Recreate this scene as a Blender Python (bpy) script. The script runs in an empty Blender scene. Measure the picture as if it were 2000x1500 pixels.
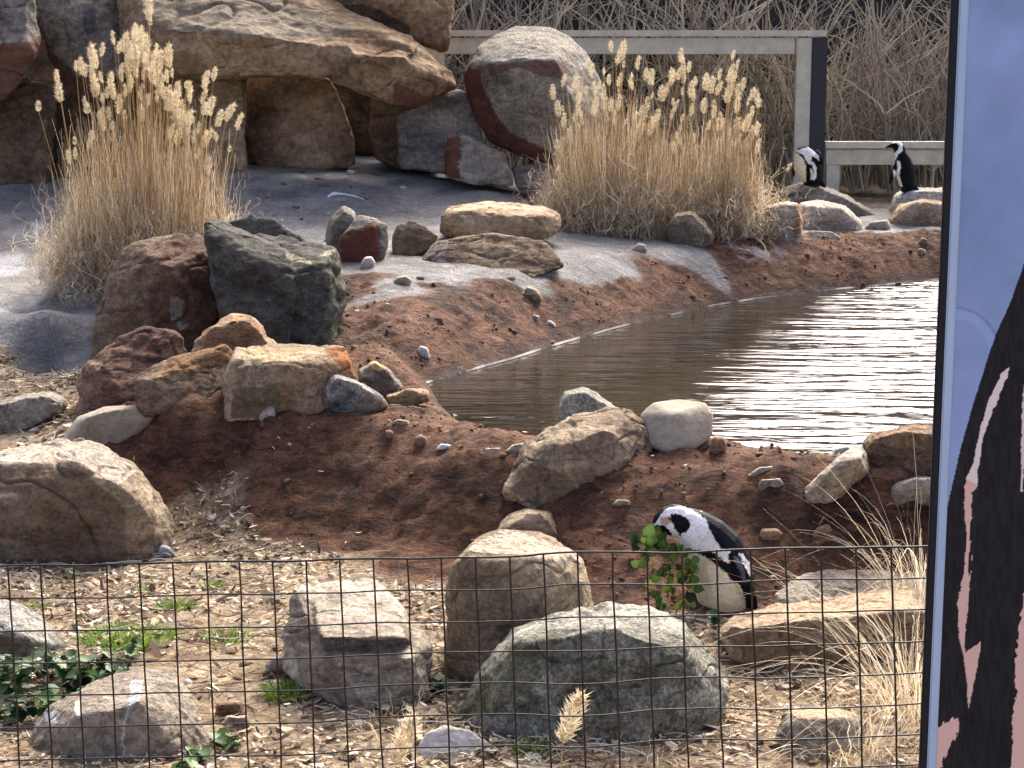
import bpy, bmesh, math, random
import numpy as np
from mathutils import Vector, Matrix, Euler
random.seed(7); np.random.seed(7)
sc = bpy.context.scene
COL = sc.collection

# ------------------------------------------------------------------ camera, sky, sun, exposure
FPX = 3600.0; CAMZ = 2.05; PITCH = math.atan(653 / 3600.0)
cd = bpy.data.cameras.new('camera'); cam = bpy.data.objects.new('camera', cd); COL.objects.link(cam)
cam.location = (0, 0, CAMZ); cam.rotation_euler = (math.pi / 2 - PITCH, 0, 0)
cd.sensor_width = 36.0; cd.lens = 36.0 * FPX / 2000.0; cd.clip_start = 0.05; cd.clip_end = 500
sc.camera = cam
SUN_EL = math.radians(42); SUN_AZ = math.radians(15)        # azimuth measured from +Y (away from the viewer) towards +X
world = bpy.data.worlds.new('World'); sc.world = world; world.use_nodes = True
wn = world.node_tree.nodes; wl = world.node_tree.links
sky = wn.new('ShaderNodeTexSky'); sky.sky_type = 'NISHITA'; sky.sun_disc = False
sky.sun_elevation = SUN_EL; sky.sun_rotation = SUN_AZ
sky.air_density = 0.25; sky.dust_density = 3.5; sky.ozone_density = 0.0
wl.new(sky.outputs['Color'], wn['Background'].inputs['Color']); wn['Background'].inputs['Strength'].default_value = 0.15
sd = bpy.data.lights.new('sun', 'SUN'); sun = bpy.data.objects.new('sun', sd); COL.objects.link(sun)
sd.energy = 1.15; sd.angle = math.radians(22.0); sd.color = (1.0, 0.95, 0.84)
sdir = Vector((math.sin(SUN_AZ) * math.cos(SUN_EL), math.cos(SUN_AZ) * math.cos(SUN_EL), math.sin(SUN_EL)))
sun.rotation_euler = sdir.to_track_quat('Z', 'Y').to_euler()
sc.view_settings.view_transform = 'Standard'; sc.view_settings.look = 'None'
sc.view_settings.gamma = 1.0; sc.view_settings.exposure = 2.2
sc.render.engine = 'CYCLES'
sc.cycles.max_bounces = 4; sc.cycles.diffuse_bounces = 3; sc.cycles.glossy_bounces = 2
sc.cycles.transmission_bounces = 3; sc.cycles.transparent_max_bounces = 6
sc.cycles.sample_clamp_indirect = 6

# ------------------------------------------------------------------ projection helpers (pixels of the 2000x1500 photo -> places)
_c, _s = math.cos(PITCH), math.sin(PITCH)
def ray(px, py):
    a = (px - 1000) / FPX; b = (750 - py) / FPX
    v = Vector((a, _c + b * _s, -_s + b * _c))
    return v / v.y
def P(px, py, d): return Vector((0, 0, CAMZ)) + ray(px, py) * d
def PZ(px, py, z):
    r = ray(px, py); return Vector((0, 0, CAMZ)) + r * ((z - CAMZ) / r.z)
def proj(v):
    v = np.asarray(v, float); x = v[:, 0]; y = v[:, 1]; z = v[:, 2] - CAMZ
    f = y * _c - z * _s; u = y * _s + z * _c
    return 1000 + FPX * x / f, 750 - FPX * u / f
def srgb(r, g, b, k=1.0):
    f = lambda c: ((c / 255 + 0.055) / 1.055) ** 2.4 if c > 10 else c / 255 / 12.92
    return (f(r) * k, f(g) * k, f(b) * k, 1.0)

# ------------------------------------------------------------------ numpy noise
def _hash(ix, iy, iz, seed):
    h = (ix.astype(np.uint32) * np.uint32(374761393) + iy.astype(np.uint32) * np.uint32(668265263)
         + iz.astype(np.uint32) * np.uint32(2147483647 - 1013) + np.uint32(seed * 7919 + 13))
    h = (h ^ (h >> np.uint32(13))) * np.uint32(1274126177)
    h = h ^ (h >> np.uint32(16))
    return (h & np.uint32(0xffffff)).astype(np.float64) / float(0xffffff) * 2 - 1
def vnoise(p, seed=0):
    p = np.asarray(p, float); i = np.floor(p).astype(np.int64); f = p - i; u = f * f * f * (f * (f * 6 - 15) + 10)
    r = 0
    for dx in (0, 1):
        for dy in (0, 1):
            for dz in (0, 1):
                w = (u[:, 0] if dx else 1 - u[:, 0]) * (u[:, 1] if dy else 1 - u[:, 1]) * (u[:, 2] if dz else 1 - u[:, 2])
                r = r + w * _hash(i[:, 0] + dx, i[:, 1] + dy, i[:, 2] + dz, seed)
    return r
def fbm(p, octv=4, seed=0, gain=0.5):
    a = 1.0; t = 0; n = 0
    p = np.asarray(p, float)
    for k in range(octv):
        t = t + a * vnoise(p * (2.03 ** k) + 17.3 * k, seed + k); n += a; a *= gain
    return t / n
def ridged(p, octv=3, seed=0):
    a = 1.0; t = 0; n = 0
    for k in range(octv):
        t = t + a * (1 - 2 * np.abs(vnoise(p * (2.1 ** k) + 9.1 * k, seed + k))); n += a; a *= 0.5
    return t / n
def inpoly(x, y, poly):
    x = np.asarray(x); y = np.asarray(y); r = np.zeros(x.shape, bool); n = len(poly)
    for i in range(n):
        x0, y0 = poly[i]; x1, y1 = poly[(i + 1) % n]
        if y0 == y1: continue
        r ^= ((y0 > y) != (y1 > y)) & (x < (x1 - x0) * (y - y0) / (y1 - y0) + x0)
    return r

# ------------------------------------------------------------------ mesh helpers
def mesh_np(name, v, quads=None, tris=None, col=None, mat=None, smooth=True):
    m = bpy.data.meshes.new(name); v = np.asarray(v, np.float32)
    m.vertices.add(len(v)); m.vertices.foreach_set('co', v.ravel())
    idx = []; st = []; tot = 0
    for q, k in ((quads, 4), (tris, 3)):
        if q is not None and len(q):
            q = np.asarray(q, np.int32); idx.append(q.ravel()); st.append(tot + np.arange(len(q)) * k); tot += len(q) * k
    if tot:
        idx = np.concatenate(idx); st = np.concatenate(st)
        m.loops.add(tot); m.loops.foreach_set('vertex_index', idx.astype(np.int32))
        m.polygons.add(len(st)); m.polygons.foreach_set('loop_start', st.astype(np.int32))
    m.update(calc_edges=True); m.validate()
    if smooth: m.polygons.foreach_set('use_smooth', np.ones(len(m.polygons), bool))
    if col is not None:
        a = m.color_attributes.new('Col', 'FLOAT_COLOR', 'POINT')
        a.data.foreach_set('color', np.asarray(col, np.float32).ravel())
    if mat: m.materials.append(mat)
    return m
def obj(name, m, parent=None, loc=None):
    o = bpy.data.objects.new(name, m); COL.objects.link(o)
    if loc is not None: o.location = loc
    if parent is not None: o.parent = parent
    return o
def tag(o, label=None, cat=None, group=None, kind=None):
    if label: o['label'] = label
    if cat: o['category'] = cat
    if group: o['group'] = group
    if kind: o['kind'] = kind
    return o
def empty(name, loc, label, cat, group=None):
    o = obj(name, None, loc=loc); o.empty_display_size = 0.1
    return tag(o, label, cat, group)
def part(name, m, parent):
    """mesh in world coordinates, child of a thing that sits (unrotated) at parent.location"""
    l = Vector((0, 0, 0)); q = parent
    while q is not None: l += q.location; q = q.parent
    m.transform(Matrix.Translation(-l)); return obj(name, m, parent)
def recentre(m, loc): m.transform(Matrix.Translation(-Vector(loc)))
def ribbons(pts, w, side):
    """pts N,K,3; w N,K; side N,3 -> verts, quads"""
    N, K, _ = pts.shape; s = side[:, None, :] * w[:, :, None]
    v = np.stack([pts - s, pts + s], 2).reshape(-1, 3)
    a = (np.arange(N)[:, None] * K * 2 + np.arange(K - 1)[None, :] * 2).ravel()
    return v, np.stack([a, a + 1, a + 3, a + 2], 1)
def tubes(pts, r, S=4):
    pts = np.asarray(pts, float); N, K, _ = pts.shape
    t = np.gradient(pts, axis=1); t /= np.linalg.norm(t, axis=2, keepdims=True) + 1e-9
    up = np.tile(np.array([0.31, 0.87, 0.38]), (N, K, 1)); a = np.cross(t, up); a /= np.linalg.norm(a, axis=2, keepdims=True) + 1e-9
    b = np.cross(t, a); ang = np.arange(S) * 2 * math.pi / S
    v = pts[:, :, None, :] + r[:, :, None, None] * (np.cos(ang)[None, None, :, None] * a[:, :, None, :] + np.sin(ang)[None, None, :, None] * b[:, :, None, :])
    v = v.reshape(-1, 3)
    n, k, s = np.meshgrid(np.arange(N), np.arange(K - 1), np.arange(S), indexing='ij')
    i0 = (n * K + k) * S + s; i1 = (n * K + k) * S + (s + 1) % S
    return v, np.stack([i0, i1, i1 + S, i0 + S], -1).reshape(-1, 4)
def box_mesh(name, x0, x1, y0, y1, z0, z1, mat, bev=0.004):
    bm = bmesh.new(); bmesh.ops.create_cube(bm, size=1)
    for v in bm.verts: v.co = Vector(((x0 + x1) / 2 + v.co.x * (x1 - x0), (y0 + y1) / 2 + v.co.y * (y1 - y0), (z0 + z1) / 2 + v.co.z * (z1 - z0)))
    if bev: bmesh.ops.bevel(bm, geom=bm.edges[:], offset=bev, segments=2, affect='EDGES')
    m = bpy.data.meshes.new(name); bm.to_mesh(m); bm.free(); m.materials.append(mat); return m

# ------------------------------------------------------------------ materials
def newmat(name):
    m = bpy.data.materials.new(name); m.use_nodes = True
    nt = m.node_tree; return m, nt, nt.nodes, nt.links, nt.nodes['Principled BSDF']
def N(n, t, **kw):
    x = n.new(t)
    for k, v in kw.items(): setattr(x, k, v)
    return x
def noise_node(n, l, coord, scale, detail=6, rough=0.6, dist=0.0):
    x = n.new('ShaderNodeTexNoise'); x.inputs['Scale'].default_value = scale; x.inputs['Detail'].default_value = detail
    x.inputs['Roughness'].default_value = rough; x.inputs['Distortion'].default_value = dist; l.new(coord, x.inputs['Vector']); return x.outputs['Fac']
def ramp(n, l, fac, stops):
    x = n.new('ShaderNodeValToRGB'); e = x.color_ramp.elements
    while len(e) < len(stops): e.new(0.5)
    for q, (p, c) in zip(e, stops): q.position = p; q.color = c if len(c) == 4 else (*c, 1)
    l.new(fac, x.inputs['Fac']); return x.outputs['Color']
def mix(n, l, fac, a, b, mode='MIX'):
    x = n.new('ShaderNodeMix'); x.data_type = 'RGBA'; x.blend_type = mode
    for s, v in ((0, fac), (6, a), (7, b)):
        if isinstance(v, (int, float)): x.inputs[s].default_value = v
        elif isinstance(v, tuple): x.inputs[s].default_value = v
        else: l.new(v, x.inputs[s])
    return x.outputs[2]
def math_(n, l, op, a, b=None, clamp=False):
    x = n.new('ShaderNodeMath'); x.operation = op; x.use_clamp = clamp
    for i, v in enumerate((a, b)):
        if v is None: continue
        if isinstance(v, (int, float)): x.inputs[i].default_value = v
        else: l.new(v, x.inputs[i])
    return x.outputs[0]
def coords(n, l, scale=(1, 1, 1), rot=(0, 0, 0), rnd=True):
    tc = n.new('ShaderNodeTexCoord'); mp = n.new('ShaderNodeMapping'); mp.inputs['Scale'].default_value = scale; mp.inputs['Rotation'].default_value = rot
    l.new(tc.outputs['Object'], mp.inputs['Vector'])
    if rnd:
        oi = n.new('ShaderNodeObjectInfo'); k = math_(n, l, 'MULTIPLY', oi.outputs['Random'], 40.0)
        cb = n.new('ShaderNodeCombineXYZ'); [l.new(k, cb.inputs[i]) for i in range(3)]
        l.new(cb.outputs[0], mp.inputs['Location'])
    return mp.outputs[0]
_rm = {}
def rock_mat(key, dark, mid, light, spot=None, spot_amt=0.35, sc_=3.0, strata=(1, 1, 2.5), bump=1.0, rough=0.85, tex=0.85, des=0.2):
    m, nt, n, l, b = newmat('rock_' + key)
    def ds(c, k=des):
        if c is None: return None
        g_ = .3 * c[0] + .6 * c[1] + .1 * c[2]; return tuple(x * (1 - k) + g_ * k for x in c[:3]) + (1.0,)
    dark, mid, light, spot = ds(dark), ds(mid), ds(light), ds(spot)
    c1 = coords(n, l); c2 = coords(n, l, strata, (0.25, 0.35, 0.1))
    big = noise_node(n, l, c1, sc_ * 0.7, 5, 0.6, 0.4); st = noise_node(n, l, c2, sc_ * 2.2, 8, 0.68, 0.8)
    fine = noise_node(n, l, c1, sc_ * 16, 5, 0.7); grit = noise_node(n, l, c1, sc_ * 55, 3, 0.7)
    f = math_(n, l, 'ADD', math_(n, l, 'MULTIPLY', big, 0.55), math_(n, l, 'MULTIPLY', st, 0.45))
    col = ramp(n, l, f, [(0.40, dark), (0.5, mid), (0.60, light)])
    if spot is not None:
        sp = noise_node(n, l, c1, sc_ * 2.6, 7, 0.72, 1.2)
        col = mix(n, l, math_(n, l, 'MULTIPLY', ramp(n, l, sp, [(0.54, (0, 0, 0, 1)), (0.66, (1, 1, 1, 1))]), spot_amt), col, spot)
    at = n.new('ShaderNodeAttribute'); at.attribute_name = 'Col'
    am = math_(n, l, 'ADD', at.outputs['Alpha'], math_(n, l, 'MULTIPLY', math_(n, l, 'SUBTRACT', fine, 0.5), math_(n, l, 'MULTIPLY', at.outputs['Alpha'], 1.2)), True)
    pc = mix(n, l, math_(n, l, 'MULTIPLY', st, 0.9), mix(n, l, 1.0, at.outputs['Color'], (0.55, 0.55, 0.55, 1), 'MULTIPLY'), mix(n, l, 1.0, at.outputs['Color'], (1.35, 1.35, 1.35, 1), 'MULTIPLY'))
    col = mix(n, l, am, col, pc)
    var = ramp(n, l, fine, [(0.38, (0.5, 0.48, 0.46, 1)), (0.5, (1, 1, 1, 1)), (0.62, (1.4, 1.37, 1.32, 1))])
    col = mix(n, l, 0.8 * tex, col, var, 'MULTIPLY')
    mot = noise_node(n, l, c1, sc_ * 5.5, 6, 0.7, 0.9)
    col = mix(n, l, 0.65 * tex, col, ramp(n, l, mot, [(0.4, (.58, .56, .54)), (0.5, (1, 1, 1)), (0.6, (1.3, 1.28, 1.24))]), 'MULTIPLY')
    v2 = ramp(n, l, grit, [(0.3, (0.7, 0.7, 0.7, 1)), (0.55, (1, 1, 1, 1)), (0.8, (1.2, 1.2, 1.2, 1))])
    col = mix(n, l, 0.6, col, v2, 'MULTIPLY')
    l.new(col, b.inputs['Base Color']); b.inputs['Roughness'].default_value = rough; b.inputs['Specular IOR Level'].default_value = 0.25
    hb = math_(n, l, 'ADD', math_(n, l, 'MULTIPLY', st, 1.0), math_(n, l, 'ADD', math_(n, l, 'MULTIPLY', fine, 0.45), math_(n, l, 'MULTIPLY', grit, 0.18)))
    bp = n.new('ShaderNodeBump'); bp.inputs['Strength'].default_value = 1.0 * bump; bp.inputs['Distance'].default_value = 0.045
    l.new(hb, bp.inputs['Height']); l.new(bp.outputs[0], b.inputs['Normal'])
    _rm[key] = m; return m
RED = srgb(100, 60, 46)
rock_mat('cliff', srgb(112, 86, 56), srgb(156, 126, 86), srgb(182, 154, 114), srgb(120, 74, 48), 0.3, 1.3, tex=.7, des=.2)
rock_mat('cliffgrey', srgb(96, 88, 78), srgb(134, 124, 110), srgb(160, 150, 134), srgb(104, 98, 98), 0.4, 1.6, tex=.7)
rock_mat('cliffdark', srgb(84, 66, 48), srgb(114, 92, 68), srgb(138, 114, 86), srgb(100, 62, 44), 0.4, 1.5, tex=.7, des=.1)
rock_mat('grey', srgb(112, 102, 88), srgb(148, 138, 121), srgb(176, 166, 148), srgb(120, 96, 78), 0.4, 2.4)
rock_mat('brown', srgb(96, 74, 52), srgb(128, 102, 74), srgb(154, 128, 96), srgb(112, 72, 48), 0.4, 3.0)
rock_mat('dark', srgb(58, 54, 48), srgb(86, 82, 74), srgb(110, 106, 94), srgb(112, 112, 84), 0.5, 3.0)
rock_mat('rust', srgb(92, 64, 50), srgb(128, 90, 68), srgb(158, 122, 96), srgb(134, 88, 56), 0.4, 3.5, (1, 1, 4))
rock_mat('tan', srgb(128, 106, 78), srgb(166, 142, 108), srgb(196, 174, 138), srgb(150, 116, 88), 0.45, 3.2)
rock_mat('yellow', srgb(142, 104, 66), srgb(182, 140, 94), srgb(206, 170, 122), srgb(166, 98, 48), 0.5, 4.0, (1, 1, 5))
rock_mat('pale', srgb(164, 146, 124), srgb(198, 182, 158), srgb(222, 210, 190), srgb(166, 130, 100), 0.45, 3.6, (1, 1, 4))
rock_mat('smooth', srgb(126, 114, 93), srgb(150, 138, 114), srgb(170, 158, 134), srgb(156, 128, 100), 0.3, 2.0, (1, 1, 3), 0.2, tex=.3)
rock_mat('white', srgb(166, 158, 146), srgb(190, 183, 171), srgb(208, 203, 193), srgb(160, 150, 140), 0.3, 5.0, (1, 1, 2), 0.3, tex=.3)
rock_mat('lichen', srgb(98, 96, 78), srgb(158, 156, 136), srgb(208, 205, 188), srgb(80, 88, 46), 0.8, 5.0, (1, 1, 1.4), tex=1.2)
rock_mat('bluegrey', srgb(74, 76, 80), srgb(124, 124, 124), srgb(190, 186, 174), srgb(60, 62, 68), 0.5, 6.0)

def veg_mat(name, trans=0.3, rough=0.75):
    m, nt, n, l, b = newmat(name)
    at = n.new('ShaderNodeAttribute'); at.attribute_name = 'Col'
    l.new(at.outputs['Color'], b.inputs['Base Color']); b.inputs['Roughness'].default_value = rough; b.inputs['Specular IOR Level'].default_value = 0.2
    if trans:
        t = n.new('ShaderNodeBsdfTranslucent'); l.new(at.outputs['Color'], t.inputs['Color'])
        mx = n.new('ShaderNodeMixShader'); mx.inputs[0].default_value = trans
        l.new(b.outputs[0], mx.inputs[1]); l.new(t.outputs[0], mx.inputs[2]); l.new(mx.outputs[0], n['Material Output'].inputs['Surface'])
    return m
M_STRAW = veg_mat('dry_straw', 0.35); M_LEAF = veg_mat('green_leaf', 0.3, 0.45); M_BARK = veg_mat('twig_bark', 0.0, 0.9); M_LITTER = veg_mat('litter', 0.15)
M_FEATHER = veg_mat('feathers', 0.0, 0.6)
_n, _l = M_FEATHER.node_tree.nodes, M_FEATHER.node_tree.links
_co = coords(_n, _l, (1, 1, .45)); _f = noise_node(_n, _l, _co, 170, 3, .6); _g = noise_node(_n, _l, _co, 14, 4, .6); _b = _n['Principled BSDF']
_at = [x for x in _n if x.type == 'ATTRIBUTE'][0]; _b.inputs['Specular IOR Level'].default_value = .08
_l.new(mix(_n, _l, 1.0, mix(_n, _l, .7, _at.outputs['Color'], ramp(_n, _l, _f, [(.35, (.7, .7, .7)), (.65, (1.2, 1.2, 1.2))]), 'MULTIPLY'), ramp(_n, _l, _g, [(.4, (.84, .8, .74)), (.55, (1, 1, 1))]), 'MULTIPLY'), _b.inputs['Base Color'])
_bp = _n.new('ShaderNodeBump'); _bp.inputs['Strength'].default_value = .6; _bp.inputs['Distance'].default_value = .006; _l.new(_f, _bp.inputs['Height']); _l.new(_bp.outputs[0], _b.inputs['Normal']); M_PRINT = veg_mat('sign_print', 0.0, 0.55)
def plain(name, c, rough=0.6, nscale=20, amt=0.2, metal=0.0, bump=0.2, dist=0.003):
    m, nt, n, l, b = newmat(name); co = coords(n, l)
    f = noise_node(n, l, co, nscale, 6, 0.65)
    v = ramp(n, l, f, [(0.3, (1 - amt,) * 3), (0.7, (1 + amt,) * 3)])
    l.new(mix(n, l, 1.0, c, v, 'MULTIPLY'), b.inputs['Base Color']); b.inputs['Roughness'].default_value = rough; b.inputs['Metallic'].default_value = metal
    bp = n.new('ShaderNodeBump'); bp.inputs['Strength'].default_value = bump; bp.inputs['Distance'].default_value = dist; l.new(f, bp.inputs['Height']); l.new(bp.outputs[0], b.inputs['Normal'])
    return m
M_PAINT = plain('beige_painted_timber', srgb(190, 184, 163), 0.6, 7, 0.2)
M_BLACK = plain('black_painted_post', srgb(24, 26, 32), 0.5, 9, 0.2)
M_BOARD = plain('dark_green_board', srgb(24, 28, 24), 0.7, 6, 0.3)
M_WIRE = plain('black_coated_wire', srgb(16, 15, 15), 0.4, 60, 0.3)
M_SIGNFRAME = plain('black_sign_frame', srgb(6, 8, 18), 0.7, 20, 0.1)
M_RIM = plain('pale_acrylic_rim', srgb(178, 200, 222), 0.15, 12, 0.06, 0, 0.02)

# ------------------------------------------------------------------ terrain: control points (pixel, pixel, height) -> height field
CP = []
def cp(px, py, z, lab): v = PZ(px, py, z); CP.append((v.x, v.y, z, lab))
def cw(x, y, z, lab): CP.append((x, y, z, lab))
for q in [(-60, 1450, -.4), (300, 1450, -.4), (700, 1450, -.4), (1100, 1450, -.4), (1500, 1450, -.4), (1800, 1420, -.4), (2200, 1400, -.4),
          (-100, 1200, -.4), (180, 1150, -.4), (350, 1120, -.4), (600, 1150, -.4), (780, 1160, -.41), (1200, 1225, -.42), (1420, 1225, -.42), (1620, 1230, -.4), (1850, 1200, -.38), (2150, 1200, -.36),
          (400, 1020, -.38), (520, 1060, -.4), (700, 1105, -.41), (-150, 980, -.3), (0, 850, -.14), (60, 800, -.1), (60, 740, -.04), (150, 730, 0), (0, 720, -.04), (-200, 740, -.04), (-200, 850, -.14)]: cp(*q, 'g')
for q in [(340, 980, -.33), (560, 1035, -.36), (720, 1070, -.38), (860, 1100, -.4), (1120, 1185, -.41), (1300, 1192, -.41), (1480, 1190, -.41), (1640, 1165, -.39), (1800, 1130, -.37), (2050, 1120, -.36),
          (1480, 1050, -.19), (1200, 1050, -.2), (1000, 1010, -.2), (1650, 1020, -.16), (1850, 1000, -.14), (600, 940, -.17), (420, 920, -.19), (800, 985, -.2), (300, 905, -.18), (250, 865, -.09),
          (950, 885, .04), (1150, 905, .05), (1400, 905, .06), (1550, 928, .05), (1750, 925, .06), (2000, 900, .06), (700, 830, .08), (800, 850, .06), (520, 830, .07), (330, 830, .03), (860, 880, .02),
          (640, 760, .1), (750, 760, .08), (780, 790, .06), (550, 720, .12), (330, 720, .06), (650, 690, .16),
          (1500, 478, .4), (1650, 462, .39), (1830, 460, .37), (2080, 460, .36), (1480, 500, .33)]: cp(*q, 's')
for q in [(740, 562, .41), (850, 552, .42), (1000, 535, .43), (1150, 512, .42), (1350, 488, .41),
          (90, 695, .0), (-100, 700, 0), (90, 645, .17), (-100, 645, .17), (160, 640, .17), (90, 618, .2), (60, 590, .25), (-150, 590, .25), (50, 480, .45), (-150, 480, .45), (50, 390, .72), (-150, 390, .72), (300, 400, .68), (250, 560, .32),
          (700, 505, .5), (560, 430, .6), (470, 480, .48), (620, 335, .9), (500, 345, .9), (800, 335, .86), (800, 420, .6), (950, 375, .76), (1060, 405, .6), (1000, 500, .47), (900, 480, .51), (1250, 445, .46), (1420, 440, .46), (1560, 450, .4), (1700, 445, .39), (1600, 415, .43), (1850, 435, .4), (2100, 435, .4)]: cp(*q, 'c')
FAR = [(832, 750), (915, 727), (1000, 702), (1100, 671), (1200, 643), (1300, 619), (1400, 598), (1500, 582), (1600, 570), (1720, 558), (1830, 547), (2000, 536), (2200, 527), (2450, 520)]
NEAR = [(2450, 840), (2250, 845), (2100, 850), (1950, 862), (1800, 880), (1720, 895), (1650, 905), (1580, 906), (1520, 900), (1450, 880), (1350, 868), (1200, 870), (1050, 868), (990, 862), (940, 850), (905, 834), (880, 815), (862, 797), (848, 778)]
for x, y in FAR: v_ = PZ(x, y, 0); cw(v_.x, v_.y, .38, 's')
for x, y in NEAR: v_ = PZ(x, y, 0); cw(v_.x, v_.y, .06, 's')
for q in [(690, 605, .38), (760, 640, .33), (1000, 600, .4), (1200, 570, .4), (1400, 540, .39), (1620, 515, .38), (1850, 505, .37), (850, 600, .4)]: v_ = PZ(q[0], q[1], .25); cw(v_.x, v_.y, q[2], 's')
for x, y in [(1300, 720), (1600, 700), (1600, 800), (1900, 700)]: v_ = PZ(x, y, 0); cw(v_.x, v_.y, .2, 's')
POND = np.array([PZ(x, y, 0)[:2] for x, y in FAR + NEAR])
def pond_sd(xy):
    a = POND; b = np.roll(POND, -1, 0); best = np.full(len(xy), 1e9)
    for p, q in zip(a, b):
        e = q - p; t = np.clip(((xy - p) @ e) / (e @ e), 0, 1); best = np.minimum(best, ((xy - p - t[:, None] * e) ** 2).sum(1))
    d_ = np.sqrt(best); return np.where(inpoly(xy[:, 0], xy[:, 1], [tuple(p) for p in POND]), -d_, d_)
for x in (-6, -3, 0, 3, 6): cw(x, 2.75, 0.1, 'g'); cw(x, 0, 0.4, 'g'); cw(x, 4.6, -.28, 'g')
for x in (-7, -4, -1.5): cw(x, 19.5, 0.98, 'c'); cw(x, 23, 1.0, 'c')
for x in (1.5, 4, 7, 10): cw(x, 20.0, 0.46, 'g'); cw(x, 24, 0.5, 'g')
cpx = np.array([c[:2] for c in CP]); cpz = np.array([c[2] for c in CP]); cpl = np.array([c[3] for c in CP])
def _phi(a, b): return np.sqrt(((a[:, None, :] - b[None, :, :]) ** 2).sum(-1) + 0.02)
_n = len(cpx); A = np.zeros((_n + 3, _n + 3)); A[:_n, :_n] = _phi(cpx, cpx) - np.eye(_n) * 0.004
Q = np.c_[np.ones(_n), cpx]; A[:_n, _n:] = Q; A[_n:, :_n] = Q.T
_w = np.linalg.solve(A, np.r_[cpz, 0, 0, 0])
def base_h(xy):
    out = np.empty(len(xy))
    for i in range(0, len(xy), 20000):
        s = xy[i:i + 20000]; out[i:i + 20000] = _phi(s, cpx) @ _w[:_n] + _w[_n] + s @ _w[_n + 1:]
    return out
def masks(xy):
    wob = np.c_[fbm(np.c_[xy * 2.2, xy[:, :1] * 0], 3, 5), fbm(np.c_[xy * 2.2, xy[:, :1] * 0 + 9], 3, 6)] * 0.25
    s = xy + wob; r = {k: np.zeros(len(xy)) for k in 'gsc'}
    for i in range(0, len(xy), 20000):
        w = 1.0 / (((s[i:i + 20000, None, :] - cpx[None]) ** 2).sum(-1) + 0.004) ** 2.2; t = w.sum(1)
        for k in 'gsc': r[k][i:i + 20000] = w[:, cpl == k].sum(1) / t
    return r
X0, X1, Y0, Y1, DX = -5.2, 5.6, 4.2, 20.4, 0.03
gx = np.arange(X0, X1, DX); gy = np.arange(Y0, Y1, DX); GX, GY = np.meshgrid(gx, gy); xy = np.c_[GX.ravel(), GY.ravel()]
H0 = base_h(xy); MK = masks(xy)
SD = pond_sd(xy) + fbm(np.c_[xy * 2.5, xy[:, :1] * 0], 3, 71) * 0.03
_t = np.clip(SD / np.clip(H0 * 1.55, .12, .7), 0, 1); _pf = 1 - (1 - _t) ** 1.7
H0 = np.where(SD > 0, np.where(H0 > 0, H0 * _pf, H0), -np.minimum(.5, -SD * .55) - .002)
p3 = np.c_[xy, H0]
rough_s = ridged(np.c_[xy[:, 0] * 3.1 + xy[:, 1] * 1.1, xy[:, 1] * 2.0, H0 * 6], 3, 3) * 0.030 + np.abs(fbm(p3 * [8, 8, 14], 4, 8)) * 0.06 - .015 + fbm(p3 * [24, 24, 24], 2, 9) * 0.012
rough_c = fbm(p3 * 1.3, 4, 21) * 0.05 + fbm(p3 * 7, 3, 22) * 0.010
rough_g = fbm(p3 * 2.5, 4, 31) * 0.035 + fbm(p3 * 16, 3, 32) * 0.014
damp = np.clip(np.abs(SD) / 0.25, 0.12, 1)
H = H0 + damp * (MK['s'] * rough_s + MK['c'] * rough_c + MK['g'] * rough_g)
HG = H.reshape(GX.shape)
def height(x, y):
    x = np.atleast_1d(np.asarray(x, float)); y = np.atleast_1d(np.asarray(y, float))
    u = np.clip((x - X0) / DX, 0, len(gx) - 2.001); v = np.clip((y - Y0) / DX, 0, len(gy) - 2.001)
    i = u.astype(int); j = v.astype(int); a = u - i; b = v - j
    return (HG[j, i] * (1 - a) + HG[j, i + 1] * a) * (1 - b) + (HG[j + 1, i] * (1 - a) + HG[j + 1, i + 1] * a) * b
def ground_d(px, py):
    r = ray(px, py); d = np.arange(4.3, 20.3, 0.015)
    below = (CAMZ + r.z * d) < height(r.x * d, d)
    return float(d[np.argmax(below)]) if below.any() else 20.0
def G(px, py): return P(px, py, ground_d(px, py))

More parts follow.
